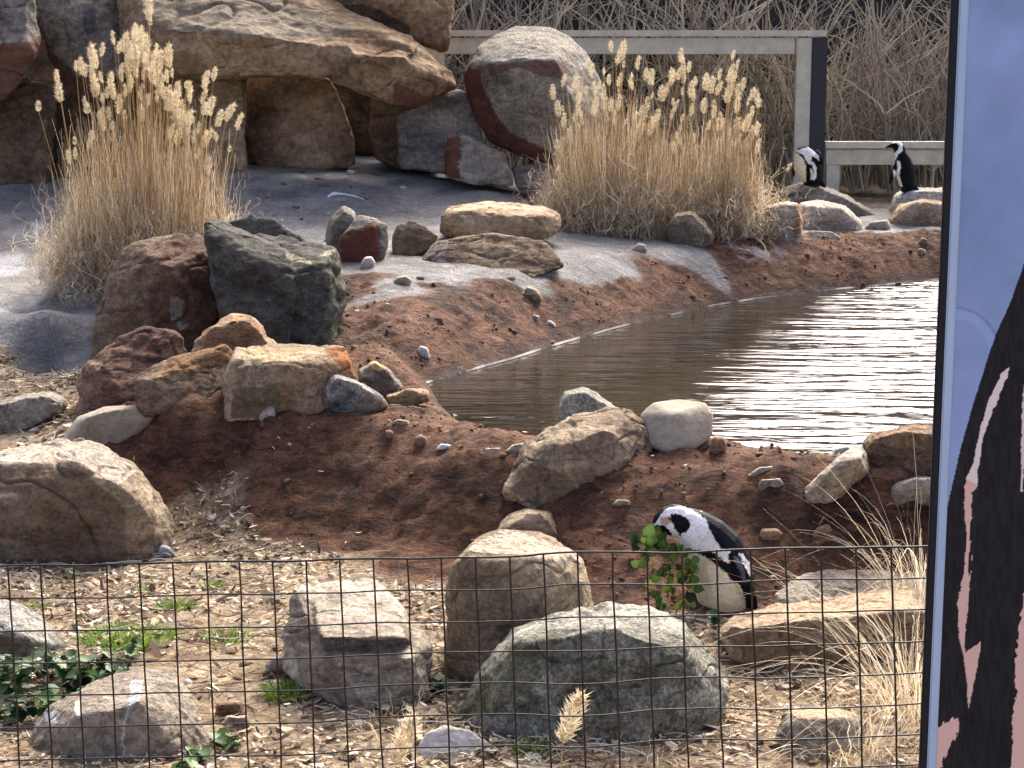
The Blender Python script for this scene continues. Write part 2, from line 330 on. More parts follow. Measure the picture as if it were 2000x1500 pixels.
def ground_mat():
    m, nt, n, l, b = newmat('ground_surface'); co = coords(n, l, rnd=False)
    at = n.new('ShaderNodeAttribute'); at.attribute_name = 'Col'; sep = n.new('ShaderNodeSeparateColor'); l.new(at.outputs['Color'], sep.inputs[0])
    n1 = noise_node(n, l, co, 2.2, 7, 0.65, 0.5); n2 = noise_node(n, l, co, 11, 7, 0.7, 0.6); n3 = noise_node(n, l, co, 60, 4, 0.7)
    st = noise_node(n, l, coords(n, l, (1, 1, 3.0), (0.3, 0.2, 0.6), False), 7, 8, 0.7, 1.0)
    soil = ramp(n, l, math_(n, l, 'ADD', math_(n, l, 'MULTIPLY', n1, .45), math_(n, l, 'MULTIPLY', st, .55)), [(0.38, srgb(44, 31, 25)), (0.46, srgb(76, 53, 41)), (0.52, srgb(103, 71, 52)), (0.58, srgb(118, 86, 66)), (0.66, srgb(136, 114, 97))])
    con = ramp(n, l, n1, [(0.35, srgb(114, 111, 108)), (0.5, srgb(136, 133, 129)), (0.65, srgb(158, 155, 152))])
    wh = ramp(n, l, n2, [(0.56, (0, 0, 0, 1)), (0.68, (1, 1, 1, 1))])
    con = mix(n, l, math_(n, l, 'MULTIPLY', wh, 0.35), con, srgb(206, 206, 210))
    gr = ramp(n, l, math_(n, l, 'ADD', math_(n, l, 'MULTIPLY', n1, .4), math_(n, l, 'MULTIPLY', n2, .6)), [(0.38, srgb(98, 80, 62)), (0.5, srgb(146, 126, 100)), (0.62, srgb(186, 168, 141))])
    col = mix(n, l, sep.outputs[0], gr, soil); col = mix(n, l, sep.outputs[1], col, con)
    col = mix(n, l, at.outputs['Alpha'], col, mix(n, l, n2, srgb(190, 190, 196), srgb(232, 232, 236)))          # droppings and mineral crust
    col = mix(n, l, sep.outputs[2], col, srgb(50, 42, 37))
    col = mix(n, l, 0.6, col, ramp(n, l, n3, [(0.38, (.5, .5, .5)), (0.5, (1, 1, 1)), (0.64, (1.45, 1.45, 1.45))]), 'MULTIPLY')
    l.new(col, b.inputs['Base Color']); b.inputs['Roughness'].default_value = 0.9; b.inputs['Specular IOR Level'].default_value = 0.2
    bp = n.new('ShaderNodeBump'); bp.inputs['Strength'].default_value = 1.0; bp.inputs['Distance'].default_value = 0.05
    l.new(math_(n, l, 'ADD', math_(n, l, 'MULTIPLY', n2, .6), math_(n, l, 'ADD', math_(n, l, 'MULTIPLY', st, .9), math_(n, l, 'MULTIPLY', n3, .2))), bp.inputs['Height']); l.new(bp.outputs[0], b.inputs['Normal'])
    return m
M_GROUND = ground_mat()
V = np.c_[xy, H]
PXg, PYg = proj(V)
sm = lambda t: np.clip(t, 0, 1) ** 2 * (3 - 2 * np.clip(t, 0, 1))
cs = sm((MK['s'] / (MK['s'] + MK['g'] + 1e-6) - .35) / .3); cc = sm((MK['c'] - .3 + fbm(p3 * 4, 3, 77) * 0.25) / .3)
crust = np.zeros(len(V))
shore = np.abs(SD - 0.015) < 0.004 + 0.035 * fbm(p3 * 6, 3, 50)
crust[shore & (PYg < 755) & (PXg > 800)] = 0.12
guano = sm((fbm(np.c_[xy * [2.2, 1.1], H0 * 0], 4, 60) - 0.12) / 0.18)
left = np.clip((200 - PXg) / 120, 0, 1) * (PYg < 610) * (PYg > 380)
crust = np.maximum(crust, guano * left * 0.5)
for (ax, ay, rx_, ry_) in [(720, 315, 45, 14), (540, 322, 50, 9), (1475, 490, 55, 16), (1555, 462, 30, 8), (600, 345, 30, 8), (660, 390, 25, 6), (880, 548, 30, 10)]:
    q = np.exp(-(((PXg - ax) / rx_) ** 2 + ((PYg - ay) / ry_) ** 2)) * (H > 0.1)
    crust = np.maximum(crust, q * sm((fbm(p3 * 6, 3, 61) + 0.15) / 0.4) * 0.5)
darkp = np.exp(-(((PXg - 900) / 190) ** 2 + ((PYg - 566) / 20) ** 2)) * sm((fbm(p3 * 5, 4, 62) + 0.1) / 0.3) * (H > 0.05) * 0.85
darkp = np.maximum(darkp, .75 * np.clip((xy[:, 1] - 19.3) / .5, 0, 1) * (xy[:, 0] > .5))  # humus tone, darkened to subdue sunlit ground behind the railing
darkp = np.maximum(darkp, np.clip(1 - SD / (.10 + .06 * fbm(p3 * 4, 3, 66)), 0, 1) * (SD > -.2) * .65 * (H0 > -.25))
colr = np.c_[cs, cc, darkp, crust]
ny, nx = GX.shape; jj, ii = np.meshgrid(np.arange(ny - 1), np.arange(nx - 1), indexing='ij'); a0 = (jj * nx + ii).ravel()
quads = np.stack([a0, a0 + 1, a0 + nx + 1, a0 + nx], 1)
reg = np.where(cc > 0.5, 2, np.where(cs > 0.5, 1, 0)); fr = reg[quads].max(1) if False else reg[quads[:, 0]]
for k, nm in ((0, 'ground'), (1, 'earth_bank'), (2, 'concrete_slope')):
    q = quads[fr == k]; u, inv = np.unique(q, return_inverse=True)
    o = obj(nm, mesh_np(nm, V[u], quads=inv.reshape(-1, 4), col=colr[u], mat=M_GROUND)); tag(o, kind='structure')
# outer ground to the horizon
ox = np.arange(-90, 91, 1.2); oy = np.arange(-30, 130, 1.2); OX, OY = np.meshgrid(ox, oy); oxy = np.c_[OX.ravel(), OY.ravel()]
oz = height(oxy[:, 0], oxy[:, 1])
near = oxy[:, 1] < Y0; oz[near] = np.where(oxy[near, 1] > 2, np.interp(oxy[near, 1], [2, 2.75, 4.2], [0.15, 0.08, -0.3]), 0.35)
oz = oz - 0.06; oz[(oxy[:, 0] > X0) & (oxy[:, 0] < X1) & (oxy[:, 1] > Y0) & (oxy[:, 1] < Y1)] -= 1.6
ny, nx = OX.shape; jj, ii = np.meshgrid(np.arange(ny - 1), np.arange(nx - 1), indexing='ij'); a0 = (jj * nx + ii).ravel()
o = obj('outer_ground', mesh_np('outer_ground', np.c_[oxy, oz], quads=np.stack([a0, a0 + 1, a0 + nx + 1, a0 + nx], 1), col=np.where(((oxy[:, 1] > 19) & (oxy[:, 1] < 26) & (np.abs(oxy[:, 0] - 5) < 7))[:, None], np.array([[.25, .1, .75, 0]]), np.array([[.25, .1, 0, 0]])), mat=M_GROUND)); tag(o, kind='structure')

# ------------------------------------------------------------------ water
def water_mat():
    m, nt, n, l, b = newmat('pond_water')
    b.inputs['Base Color'].default_value = srgb(35, 31, 24); b.inputs['Roughness'].default_value = 0.04; b.inputs['IOR'].default_value = 1.33; b.inputs['Specular IOR Level'].default_value = 0.5
    c = coords(n, l, (1, 1, 1), (0, 0, 0.06), False)
    def waves(scale, rot, det, dist):
        mp = n.new('ShaderNodeMapping'); mp.inputs['Scale'].default_value = scale; mp.inputs['Rotation'].default_value = (0, 0, rot); l.new(c, mp.inputs['Vector'])
        return noise_node(n, l, mp.outputs[0], 1.0, det, 0.5, dist)
    w1 = waves((0.6, 3.4, 1), 0.04, 3, 0.35); w2 = waves((1.6, 8.5, 1), -0.05, 3, 0.4)
    h = math_(n, l, 'ADD', w1, math_(n, l, 'MULTIPLY', w2, 0.5))
    bp = n.new('ShaderNodeBump'); bp.inputs['Strength'].default_value = 1.0; bp.inputs['Distance'].default_value = 0.07
    sx = n.new('ShaderNodeSeparateXYZ'); l.new(c, sx.inputs[0]); mr = n.new('ShaderNodeMapRange'); mr.interpolation_type = 'SMOOTHSTEP'
    for k_, v_ in zip((1, 2, 3, 4), (0.2, 2.2, 0.2, 2.0)): mr.inputs[k_].default_value = v_
    l.new(math_(n, l, 'ADD', sx.outputs[0], math_(n, l, 'MULTIPLY', math_(n, l, 'SUBTRACT', 11.5, sx.outputs[1]), 0.25)), mr.inputs[0]); l.new(mr.outputs[0], bp.inputs['Strength'])
    l.new(h, bp.inputs['Height']); l.new(bp.outputs[0], b.inputs['Normal'])
    return m
wp = [(800, 752), (1000, 694), (1200, 634), (1400, 588), (1600, 560), (1830, 537), (2150, 520), (2400, 512), (2500, 870), (2100, 868), (1800, 898), (1650, 916), (1520, 913), (1450, 893), (1350, 880), (1200, 882), (1050, 880), (940, 862), (870, 825), (835, 785)]
bm = bmesh.new(); bm.faces.new([bm.verts.new(PZ(x, y, 0.0)) for x, y in wp]); bmesh.ops.triangulate(bm, faces=bm.faces[:])
wm = bpy.data.meshes.new('pond_water'); bm.to_mesh(wm); bm.free(); wm.materials.append(water_mat()); tag(obj('pond_water', wm), kind='structure')
wm.update()

# thin broken line of pale scum along the far waterline
_pl = np.array([PZ(x, y, 0)[:2] for x, y in FAR]); _sg = np.linalg.norm(np.diff(_pl, axis=0), axis=1); _cum = np.r_[0, np.cumsum(_sg)]
_tt = np.arange(0, _cum[-1], .02); _c2 = np.c_[np.interp(_tt, _cum, _pl[:, 0]), np.interp(_tt, _cum, _pl[:, 1])]
_tn = np.gradient(_c2, axis=0); _tn /= np.linalg.norm(_tn, axis=1, keepdims=True); _nr = np.c_[-_tn[:, 1], _tn[:, 0]]; _of = np.arange(-.2, .2, .006)
_smp = _c2[:, None, :] + _nr[:, None, :] * _of[None, :, None]; _hh = height(_smp[..., 0].ravel(), _smp[..., 1].ravel()).reshape(len(_c2), -1)
_ix = np.argmin(np.abs(_hh - .003), 1); _o = _of[_ix]; _o = np.convolve(np.pad(_o, 2, 'edge'), np.ones(5) / 5, 'valid'); _c2 = _c2 + _nr * _o[:, None]
_w2 = np.clip(fbm(np.c_[_tt * 5, _tt * 0, _tt * 0], 4, 91) * .016 + .004, 0, .009)
_V = np.concatenate([np.c_[_c2 - _nr * _w2[:, None] * .7, np.full(len(_c2), .004)][:, None], np.c_[_c2 + _nr * _w2[:, None], np.full(len(_c2), .016)][:, None]], 1).reshape(-1, 3)
_k = np.arange(len(_c2) - 1); _k = _k[(_w2[:-1] > .001) & (_w2[1:] > .001)] * 2
tag(obj('waterline_scum', mesh_np('waterline_scum', _V, quads=np.stack([_k, _k + 1, _k + 3, _k + 2], 1), mat=plain('pale_scum', srgb(158, 146, 132), .8, 40, .3))), 'thin pale line of scum along the far waterline', 'scum', kind='stuff')

# ------------------------------------------------------------------ rocks
dg = None
def remesh(meshdata, vox):
    o = bpy.data.objects.new('tmp', meshdata); COL.objects.link(o)
    md = o.modifiers.new('r', 'REMESH'); md.mode = 'VOXEL'; md.voxel_size = vox; md.adaptivity = 0
    d = bpy.context.evaluated_depsgraph_get(); e = o.evaluated_get(d); m = bpy.data.meshes.new_from_object(e)
    bpy.data.objects.remove(o); bpy.data.meshes.remove(meshdata)
    v = np.empty(len(m.vertices) * 3, np.float32); m.vertices.foreach_get('co', v); v = v.reshape(-1, 3).astype(float)
    ed = np.empty(len(m.edges) * 2, np.int32); m.edges.foreach_get('vertices', ed)
    return m, v, ed.reshape(-1, 2)
def smooth(v, e, it, k=0.5):
    deg = np.bincount(e.ravel(), minlength=len(v))[:, None] + 1e-9
    for _ in range(it):
        s = np.zeros_like(v)
        for c in range(3):
            s[:, c] = np.bincount(e[:, 0], v[e[:, 1], c], len(v)) + np.bincount(e[:, 1], v[e[:, 0], c], len(v))
        v = v + k * (s / deg - v)
    return v
def normals(m):
    n = np.empty(len(m.vertices) * 3, np.float32); m.vertex_normals.foreach_get('vector', n); return n.reshape(-1, 3).astype(float)
def hull_bm(bm, pts):
    vs = [bm.verts.new(p) for p in pts]
    r = bmesh.ops.convex_hull(bm, input=vs, use_existing_faces=False)
    bmesh.ops.delete(bm, geom=[g for g in r['geom_interior'] if isinstance(g, bmesh.types.BMVert)], context='VERTS')
ROCKS = []
def rock(name, label, style, hulls, base=None, d=None, th=0.25, sm_it=3, amp=1.0, paint=(), cat='rock', group=None, vpx=4.0, seed=None, strat=0.5, fill=False, cuts=None):
    """hulls: list of point lists (px, py, o) with o from -1 (front) to 1 (back) in units of the half thickness th"""
    if not isinstance(hulls[0], list): hulls = [hulls]
    seed = seed if seed is not None else len(ROCKS) + 1
    rng = random.Random(seed)
    if d is None: d = ground_d(*base) + th
    bm = bmesh.new()
    for h in hulls:
        b2 = bmesh.new(); pts = []
        cx = sum(p[0] for p in h) / len(h); cy = sum(p[1] for p in h) / len(h)
        nofront = not any(len(p) > 2 and p[2] <= -.55 for p in h)
        for p in h:
            o_ = p[2] if len(p) > 2 else 0.0
            pts.append(P(p[0], p[1], d + o_ * th))
            k = 0.9 if o_ < 0 else 0.8
            if o_ < 0.9: pts.append(P(cx + (p[0] - cx) * k, cy + (p[1] - cy) * k, d + 1.0 * th))
            if (nofront or fill) and o_ >= -0.1 and o_ < 0.6: pts.append(P(cx + (p[0] - cx) * 0.8, cy + (p[1] - cy) * 0.8, d - 0.8 * th))
        hull_bm(b2, pts); tm = bpy.data.meshes.new('t'); b2.to_mesh(tm); b2.free(); bm.from_mesh(tm); bpy.data.meshes.remove(tm)
    bmesh.ops.recalc_face_normals(bm, faces=bm.faces[:])
    tm = bpy.data.meshes.new('t'); bm.to_mesh(tm); bm.free()
    m, v, e = remesh(tm, max(vpx * d / FPX, 0.004))
    size = float(np.median(v.max(0) - v.min(0)))
    cen = v.mean(0); nr = np.random.default_rng(seed)
    for _ in range(cuts if cuts is not None else 0 if sm_it >= 7 else 10 if sm_it >= 5 else int(30 - sm_it * 2)):
        k_ = nr.normal(size=3) * [1, 1, .8]; k_[1] -= .5; k_ /= np.linalg.norm(k_); sp = (v - cen) @ k_; mx = sp.max(); cut = mx * (1 - nr.uniform(.01, .08 if sm_it < 5 else .045) ); v = v - np.outer(np.maximum(sp - cut, 0), k_)
    v = smooth(v, e, sm_it if sm_it > 4 else max(1, sm_it - 1)); m.vertices.foreach_set('co', v.astype(np.float32).ravel()); m.update()
    n = normals(m); off = rng.random() * 50
    f1 = 2.2 / size; a = size * amp
    tilt = np.array([0.3 * rng.uniform(-1, 1), 0.3 * rng.uniform(-1, 1), 1.0])
    layer = (v @ tilt)[:, None] * (9.0 / size) + fbm(v * f1 * 0.7 + off, 2, seed + 4)[:, None] * 1.2
    lay = vnoise(np.c_[layer, v[:, :2] * f1 * 0.6 + off], seed + 5)
    crk = vnoise(v * f1 * [1.3, 1.3, 2.2] + off + 3 * fbm(v * f1 + off, 2, seed + 11)[:, None] * .3, seed + 12)
    dsp = fbm(v * f1 + off, 3, seed) * 0.035 * a + ridged(v * f1 * 2.6 + off, 3, seed + 1) * 0.014 * a + fbm(v * f1 * 8 + off, 3, seed + 2) * 0.012 * a + np.tanh(lay * 3) * 0.016 * a * strat - np.exp(-(crk / 0.05) ** 2) * 0.022 * a * min(1, strat * 2)
    v = v + n * dsp[:, None]
    pxv, pyv = proj(v)
    col = np.zeros((len(v), 4)); view = v - np.array([0, 0, CAMZ]); facing = (n * view).sum(1) < 0.15 * np.linalg.norm(view, axis=1)
    jit = fbm(v * f1 * 4 + off, 3, seed + 8) * 8 * (d and 1)
    for poly, c, al in paint:  # own colours and broken faces, plus some lit tops and shaded sides painted in
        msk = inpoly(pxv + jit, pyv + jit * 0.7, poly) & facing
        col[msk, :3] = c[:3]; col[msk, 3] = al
    loc = Vector(((v[:, 0].min() + v[:, 0].max()) / 2, (v[:, 1].min() + v[:, 1].max()) / 2, v[:, 2].min()))
    m.vertices.foreach_set('co', (v - np.array(loc)).astype(np.float32).ravel())
    ca = m.color_attributes.new('Col', 'FLOAT_COLOR', 'POINT'); ca.data.foreach_set('color', col.astype(np.float32).ravel())
    m.polygons.foreach_set('use_smooth', np.ones(len(m.polygons), bool)); m.materials.clear(); m.materials.append(_rm[style]); m.update(); m.name = name
    o = obj(name, m, loc=loc); tag(o, label, cat, group); ROCKS.append(o); return o
R = rock
# --- the stacked cliff at the back left
R('cliff_rock', 'broad brown rock mass added to close off the back of the two caves', 'cliffdark', [(-700, -110, 0), (300, -130, 0), (760, -110, 0), (868, -40, 0), (872, 180, 0), (840, 345, 0), (300, 360, 0), (-700, 420, 0)], d=20.0, th=0.9, vpx=9, cat='cliff')  # unseen mass added behind the cliff to block light and sky reflection
R('cliff_rock', 'grey slab with rusty brown underside in the top left corner', 'cliffgrey', [(-200, -90, 0), (60, -80, 0), (78, 72, -.5), (70, 105, -.9), (30, 170, -.6), (0, 198, -.3), (-200, 240, 0), (-100, 60, -1)], d=17.0, th=0.5, paint=[([(-60, 90), (40, 82), (90, 70), (80, 130), (20, 220), (-80, 260)], srgb(112, 66, 44), .8)], cat='cliff')
R('cliff_rock', 'tall speckled grey rock behind the left feathery grass', 'cliffgrey', [(70, -90, 0), (236, -85, 0), (246, 40, -.4), (238, 140, -.5), (205, 205, -.3), (150, 190, -.4), (105, 150, -.2), (78, 40, -.6), (160, 30, -1)], d=17.7, th=0.5, paint=[([(76, 60), (100, 100), (150, 150), (240, 150), (240, 230), (100, 230)], RED, .75), ([(160, 20), (190, 20), (190, 60), (165, 70)], srgb(60, 62, 84), .6)], cat='cliff')
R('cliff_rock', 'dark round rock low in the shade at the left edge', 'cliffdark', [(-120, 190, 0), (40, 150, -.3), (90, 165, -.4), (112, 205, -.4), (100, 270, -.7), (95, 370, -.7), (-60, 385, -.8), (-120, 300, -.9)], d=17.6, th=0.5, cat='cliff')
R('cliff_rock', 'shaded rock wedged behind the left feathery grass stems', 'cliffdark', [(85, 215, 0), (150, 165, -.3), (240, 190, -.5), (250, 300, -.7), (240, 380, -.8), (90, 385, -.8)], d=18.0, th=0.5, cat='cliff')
R('cliff_rock', 'huge tan overhanging slab roofing the caves', 'cliff',
  [[(225, -60, .3), (380, -90, .6), (640, -10, .5), (705, 48, .4), (800, 78, .2), (820, 100, -.6), (700, 150, -.7), (560, 152, -.6), (440, 140, -.6), (300, 150, -.5), (240, 120, -.3), (320, 60, -.8), (480, 70, -.9)],
   [(640, 40, .4), (800, 76, .3), (884, 140, 0), (891, 175, -.1), (850, 196, -.5), (800, 216, -.7), (735, 190, -.9), (650, 160, -.5), (690, 100, -1), (790, 110, -.8)]],
  d=17.4, th=0.75, sm_it=2, paint=[([(770, 160), (840, 190), (880, 168), (900, 175), (820, 228), (765, 212)], srgb(104, 58, 44), .8), ([(690, 60), (730, 60), (770, 100), (765, 160), (735, 150)], srgb(120, 74, 50), .5), ([(300, 0), (560, 0), (640, 30), (690, 60), (640, 80), (300, 60)], srgb(122, 118, 104), .55)], cat='cliff', strat=1.0)
R('cliff_rock', 'brown block standing on top of the overhanging slab', 'cliff', [(630, -90, 0), (890, -95, 0), (884, 20, -.3), (872, 98, -.4), (812, 84, -.6), (720, 50, -.6), (655, 22, -.5), (650, -60, -.8), (780, -40, -1)], d=18.2, th=0.6, paint=[([(650, 10), (720, 10), (800, 50), (800, 70), (700, 45)], srgb(66, 46, 36), .7)], cat='cliff')
R('cliff_rock', 'narrow brown pillar left of the first cave', 'cliff', [(400, 130, 0), (472, 138, -.3), (477, 180, -.5), (462, 215, -.6), (476, 300, -.6), (480, 350, -.7), (405, 365, -.8), (330, 360, 0), (340, 140, 0)], d=17.9, th=0.4, cat='cliff')
R('cliff_rock', 'wide leaning pillar between the two caves', 'cliff', [(486, 130, .3), (560, 140, -.2), (640, 150, -.3), (660, 180, -.5), (676, 225, -.5), (690, 275, -.6), (692, 325, -.7), (590, 332, -.8), (480, 326, -.3), (570, 200, -.7)], d=18.3, th=0.35, cat='cliff', strat=.2)
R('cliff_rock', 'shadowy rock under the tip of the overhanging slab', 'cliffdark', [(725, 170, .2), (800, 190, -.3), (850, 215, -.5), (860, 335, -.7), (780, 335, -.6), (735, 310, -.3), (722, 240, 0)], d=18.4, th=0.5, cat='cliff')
R('cliff_rock', 'grey leaning rock between overhang tip and round boulder', 'cliffgrey', [(776, 225, -.2), (850, 185, -.1), (895, 172, 0), (916, 190, -.3), (945, 262, -.5), (955, 330, -.6), (870, 338, -.8), (780, 326, -.6)], d=17.9, th=0.4, cat='cliff')
R('cliff_rock', 'low grey rock with one red broken side below the leaning rock', 'cliffgrey', [(872, 262, -.2), (900, 258, -.4), (940, 290, -.4), (985, 300, -.2), (1004, 362, -.6), (930, 362, -1), (868, 345, -.9)], d=17.4, th=0.35, paint=[([(868, 255), (900, 255), (896, 350), (862, 340)], srgb(104, 58, 44), .9)], cat='rock')
R('boulder', 'big rounded grey boulder with rust red left side before the rail', 'grey', [(904, 128, 0), (930, 92, .1), (1000, 52, .3), (1075, 54, .4), (1132, 84, .4), (1168, 150, .3), (1192, 235, .1), (1160, 300, -.3), (1092, 328, -.6), (1010, 300, -.4), (958, 272, -.3), (930, 230, -.3), (908, 175, -.2), (1010, 118, -.9), (1085, 115, -.9), (960, 120, -.8), (1120, 200, -1)], d=17.9, th=0.7, sm_it=5, strat=.1, amp=.6,
  paint=[([(900, 130), (935, 135), (950, 185), (990, 255), (1030, 275), (1095, 310), (1090, 340), (990, 320), (950, 280), (920, 220)], srgb(104, 58, 44), .9), ([(950, 125), (1040, 116), (1110, 120), (1100, 150), (1060, 150), (1010, 128), (960, 150)], srgb(104, 58, 44), .7), ([(905, 128), (1000, 50), (1140, 80), (1160, 120), (1040, 116), (940, 128)], srgb(168, 160, 146), .6)], cat='boulder')  # rust bands are its own; the lit top is painted paler
R('stone', 'small grey stone tucked under the big rounded boulder', 'cliffgrey', [(998, 325, 0), (1050, 318, 0), (1095, 320, 0), (1094, 372, -.8), (1010, 372, -.8)], d=17.5, th=0.3, cat='stone')
# --- the boulders in the middle
R('boulder', 'big rusty brown boulder split from its dark neighbour', 'brown', [(238, 480, .2), (300, 462, .3), (395, 445, .4), (410, 470, 0), (425, 560, -.4), (430, 700, -.6), (300, 720, -.9), (178, 705, -.6), (185, 620, -.4), (205, 560, -.3), (330, 520, -.8)], base=(300, 700), th=0.4, sm_it=3, paint=[([(330, 470), (420, 460), (430, 700), (300, 680), (290, 560)], srgb(98, 64, 48), .6), ([(332, 580), (360, 585), (358, 620), (335, 628)], srgb(166, 162, 150), .7), ([(350, 630), (372, 634), (365, 645), (350, 644)], srgb(166, 162, 150), .7)], cat='boulder')
R('boulder', 'big dark grey boulder with notched pale top', 'dark',
  [[(398, 432, .1), (430, 432, .3), (520, 470, .2), (560, 500, -.3), (580, 560, -.8), (560, 690, -.9), (440, 700, -.8), (425, 560, -.5), (415, 480, -.4), (470, 500, -.7)],
   [(500, 455, .6), (575, 500, .3), (650, 486, .4), (668, 520, 0), (688, 580, 0), (664, 640, -.2), (655, 692, -.5), (545, 700, -.8), (560, 540, -.6), (640, 520, -.3)]],
  base=(540, 700), th=0.42, sm_it=3, paint=[([(560, 492), (600, 505), (655, 486), (660, 495), (605, 515), (560, 508)], srgb(196, 186, 150), .8), ([(600, 500), (690, 500), (700, 600), (650, 690), (600, 680), (650, 580)], srgb(118, 120, 96), .5)], cat='boulder')
R('rock', 'weathered slab leaning behind the dark grey boulder', 'dark', [(440, 436, 0), (490, 418, .2), (530, 425, .2), (610, 478, 0), (600, 520, -.6), (470, 520, -.6)], d=12.6, th=0.2, cat='rock')
R('rock', 'pale grey rock under the left feathery grass', 'grey', [(122, 560, -.2), (160, 512, .1), (205, 498, .2), (236, 520, .2), (225, 600, -.5), (180, 622, -.8), (120, 612, -.7)], base=(170, 606), th=0.22, cat='rock')
R('rock', 'rounded red brown rock at the left of the rock pile', 'rust', [(148, 740, -.1), (210, 670, .3), (280, 640, .6), (345, 650, .6), (375, 690, .3), (340, 800, -.7), (250, 815, -1), (150, 830, -.8), (200, 720, -.5)], d=ground_d(240, 825) + .55, th=0.3, sm_it=3, cat='rock', strat=1.4)
R('rock', 'pointed yellow sandstone rock at the top of the pile', 'yellow', [(370, 690, 0), (400, 640, .3), (452, 614, .5), (490, 616, .5), (530, 660, .3), (560, 700, 0), (540, 740, -.6), (400, 740, -.7)], d=ground_d(330, 812) + .75, th=0.25, fill=True, cat='rock', strat=1.2)
R('rock', 'brown angular block in the middle of the rock pile', 'brown', [(262, 742, -.4), (300, 712, .2), (400, 680, .4), (442, 672, .4), (462, 690, .3), (430, 770, -.6), (390, 800, -.9), (270, 815, -.9), (290, 745, -.8)], base=(330, 810), th=0.25, paint=[([(330, 690), (440, 665), (470, 690), (440, 705), (300, 740)], srgb(170, 124, 76), .5)], cat='rock')
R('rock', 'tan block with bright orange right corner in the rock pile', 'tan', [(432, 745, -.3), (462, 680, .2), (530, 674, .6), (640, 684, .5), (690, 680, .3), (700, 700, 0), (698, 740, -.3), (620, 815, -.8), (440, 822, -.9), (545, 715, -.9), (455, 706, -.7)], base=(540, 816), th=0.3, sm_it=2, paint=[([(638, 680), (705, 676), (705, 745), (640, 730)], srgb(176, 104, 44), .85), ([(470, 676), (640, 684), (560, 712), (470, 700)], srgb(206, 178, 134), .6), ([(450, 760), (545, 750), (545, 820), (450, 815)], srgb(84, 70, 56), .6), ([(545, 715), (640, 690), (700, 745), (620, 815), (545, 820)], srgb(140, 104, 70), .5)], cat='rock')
R('stone', 'blue grey stone with bright upper side beside the orange cornered block', 'bluegrey', [(622, 780, -.2), (632, 738, .2), (655, 727, .3), (700, 745, .2), (745, 770, .1), (765, 800, -.2), (700, 812, -.8), (635, 810, -.7)], base=(690, 808), th=0.14, paint=[([(650, 726), (705, 742), (760, 795), (700, 770), (655, 745)], srgb(206, 200, 186), .7), ([(690, 770), (770, 780), (770, 815), (700, 810)], srgb(160, 140, 112), .6)], fill=True, cat='stone')  # light on the upper right painted as a pale patch
R('stone', 'light grey stone at the left tip of the pond', 'grey', [(698, 722, 0), (730, 704, .2), (760, 720, .2), (788, 755, 0), (775, 780, -.6), (700, 778, -.7)], base=(740, 776), th=0.16, fill=True, cat='stone', paint=[([(715, 700), (755, 700), (752, 725), (725, 722)], srgb(214, 180, 130), .8)])
R('stone', 'flat orange brown stone at the water edge of the pond tip', 'yellow', [(752, 772, 0), (800, 758, .3), (836, 762, .3), (842, 785, -.2), (790, 796, -.8), (758, 790, -.7)], base=(790, 793), th=0.12, fill=True, cat='stone')
R('stone', 'long smooth beige stone lying left of the rock pile', 'smooth', [(118, 862, -.2), (150, 815, .1), (200, 795, .3), (300, 786, .4), (322, 800, .2), (318, 835, -.2), (230, 880, -.9), (130, 888, -.8)], base=(190, 882), th=0.17, sm_it=8, amp=.6, fill=True, cat='stone')
R('pebble', 'white pebble wedged below the brown angular block', 'white', [(368, 790, 0), (380, 765, .2), (405, 760, .3), (416, 778, 0), (400, 800, -.6), (372, 806, -.6)], d=10.45, th=0.06, sm_it=5, cat='pebble')
R('pebble', 'small pointed beige stone on the soil below the tan block', 'pale', [(503, 815, 0), (525, 790, .1), (538, 796, .2), (540, 820, -.3), (512, 826, -.5)], base=(520, 824), th=0.05, cat='pebble')
R('rock', 'low purplish grey slab at the left edge beside the gravel', 'grey', [(-60, 800, 0), (40, 775, .3), (100, 765, .5), (140, 785, .4), (120, 815, -.3), (40, 850, -.9), (-60, 850, -.9)], base=(30, 846), th=0.3, fill=True, cat='rock')
R('boulder', 'large rounded boulder with bright lit top at the left edge', 'tan', [(-140, 930, 0), (-60, 880, .4), (80, 870, .6), (160, 858, .6), (200, 870, .5), (260, 910, .3), (310, 970, 0), (340, 1035, -.2), (330, 1075, -.5), (230, 1115, -.8), (-100, 1130, -.9), (0, 905, -.6), (150, 905, -.7), (250, 960, -.8), (-40, 1000, -1)], base=(120, 1112), th=0.45, sm_it=5, paint=[([(-100, 905), (150, 915), (240, 985), (250, 1110), (-100, 1130)], srgb(118, 92, 70), .6), ([(-100, 860), (200, 860), (270, 920), (230, 950), (150, 900), (-100, 905)], srgb(214, 204, 188), .55)], cat='boulder', vpx=3.5)  # bright top and shaded front are painted into the colour
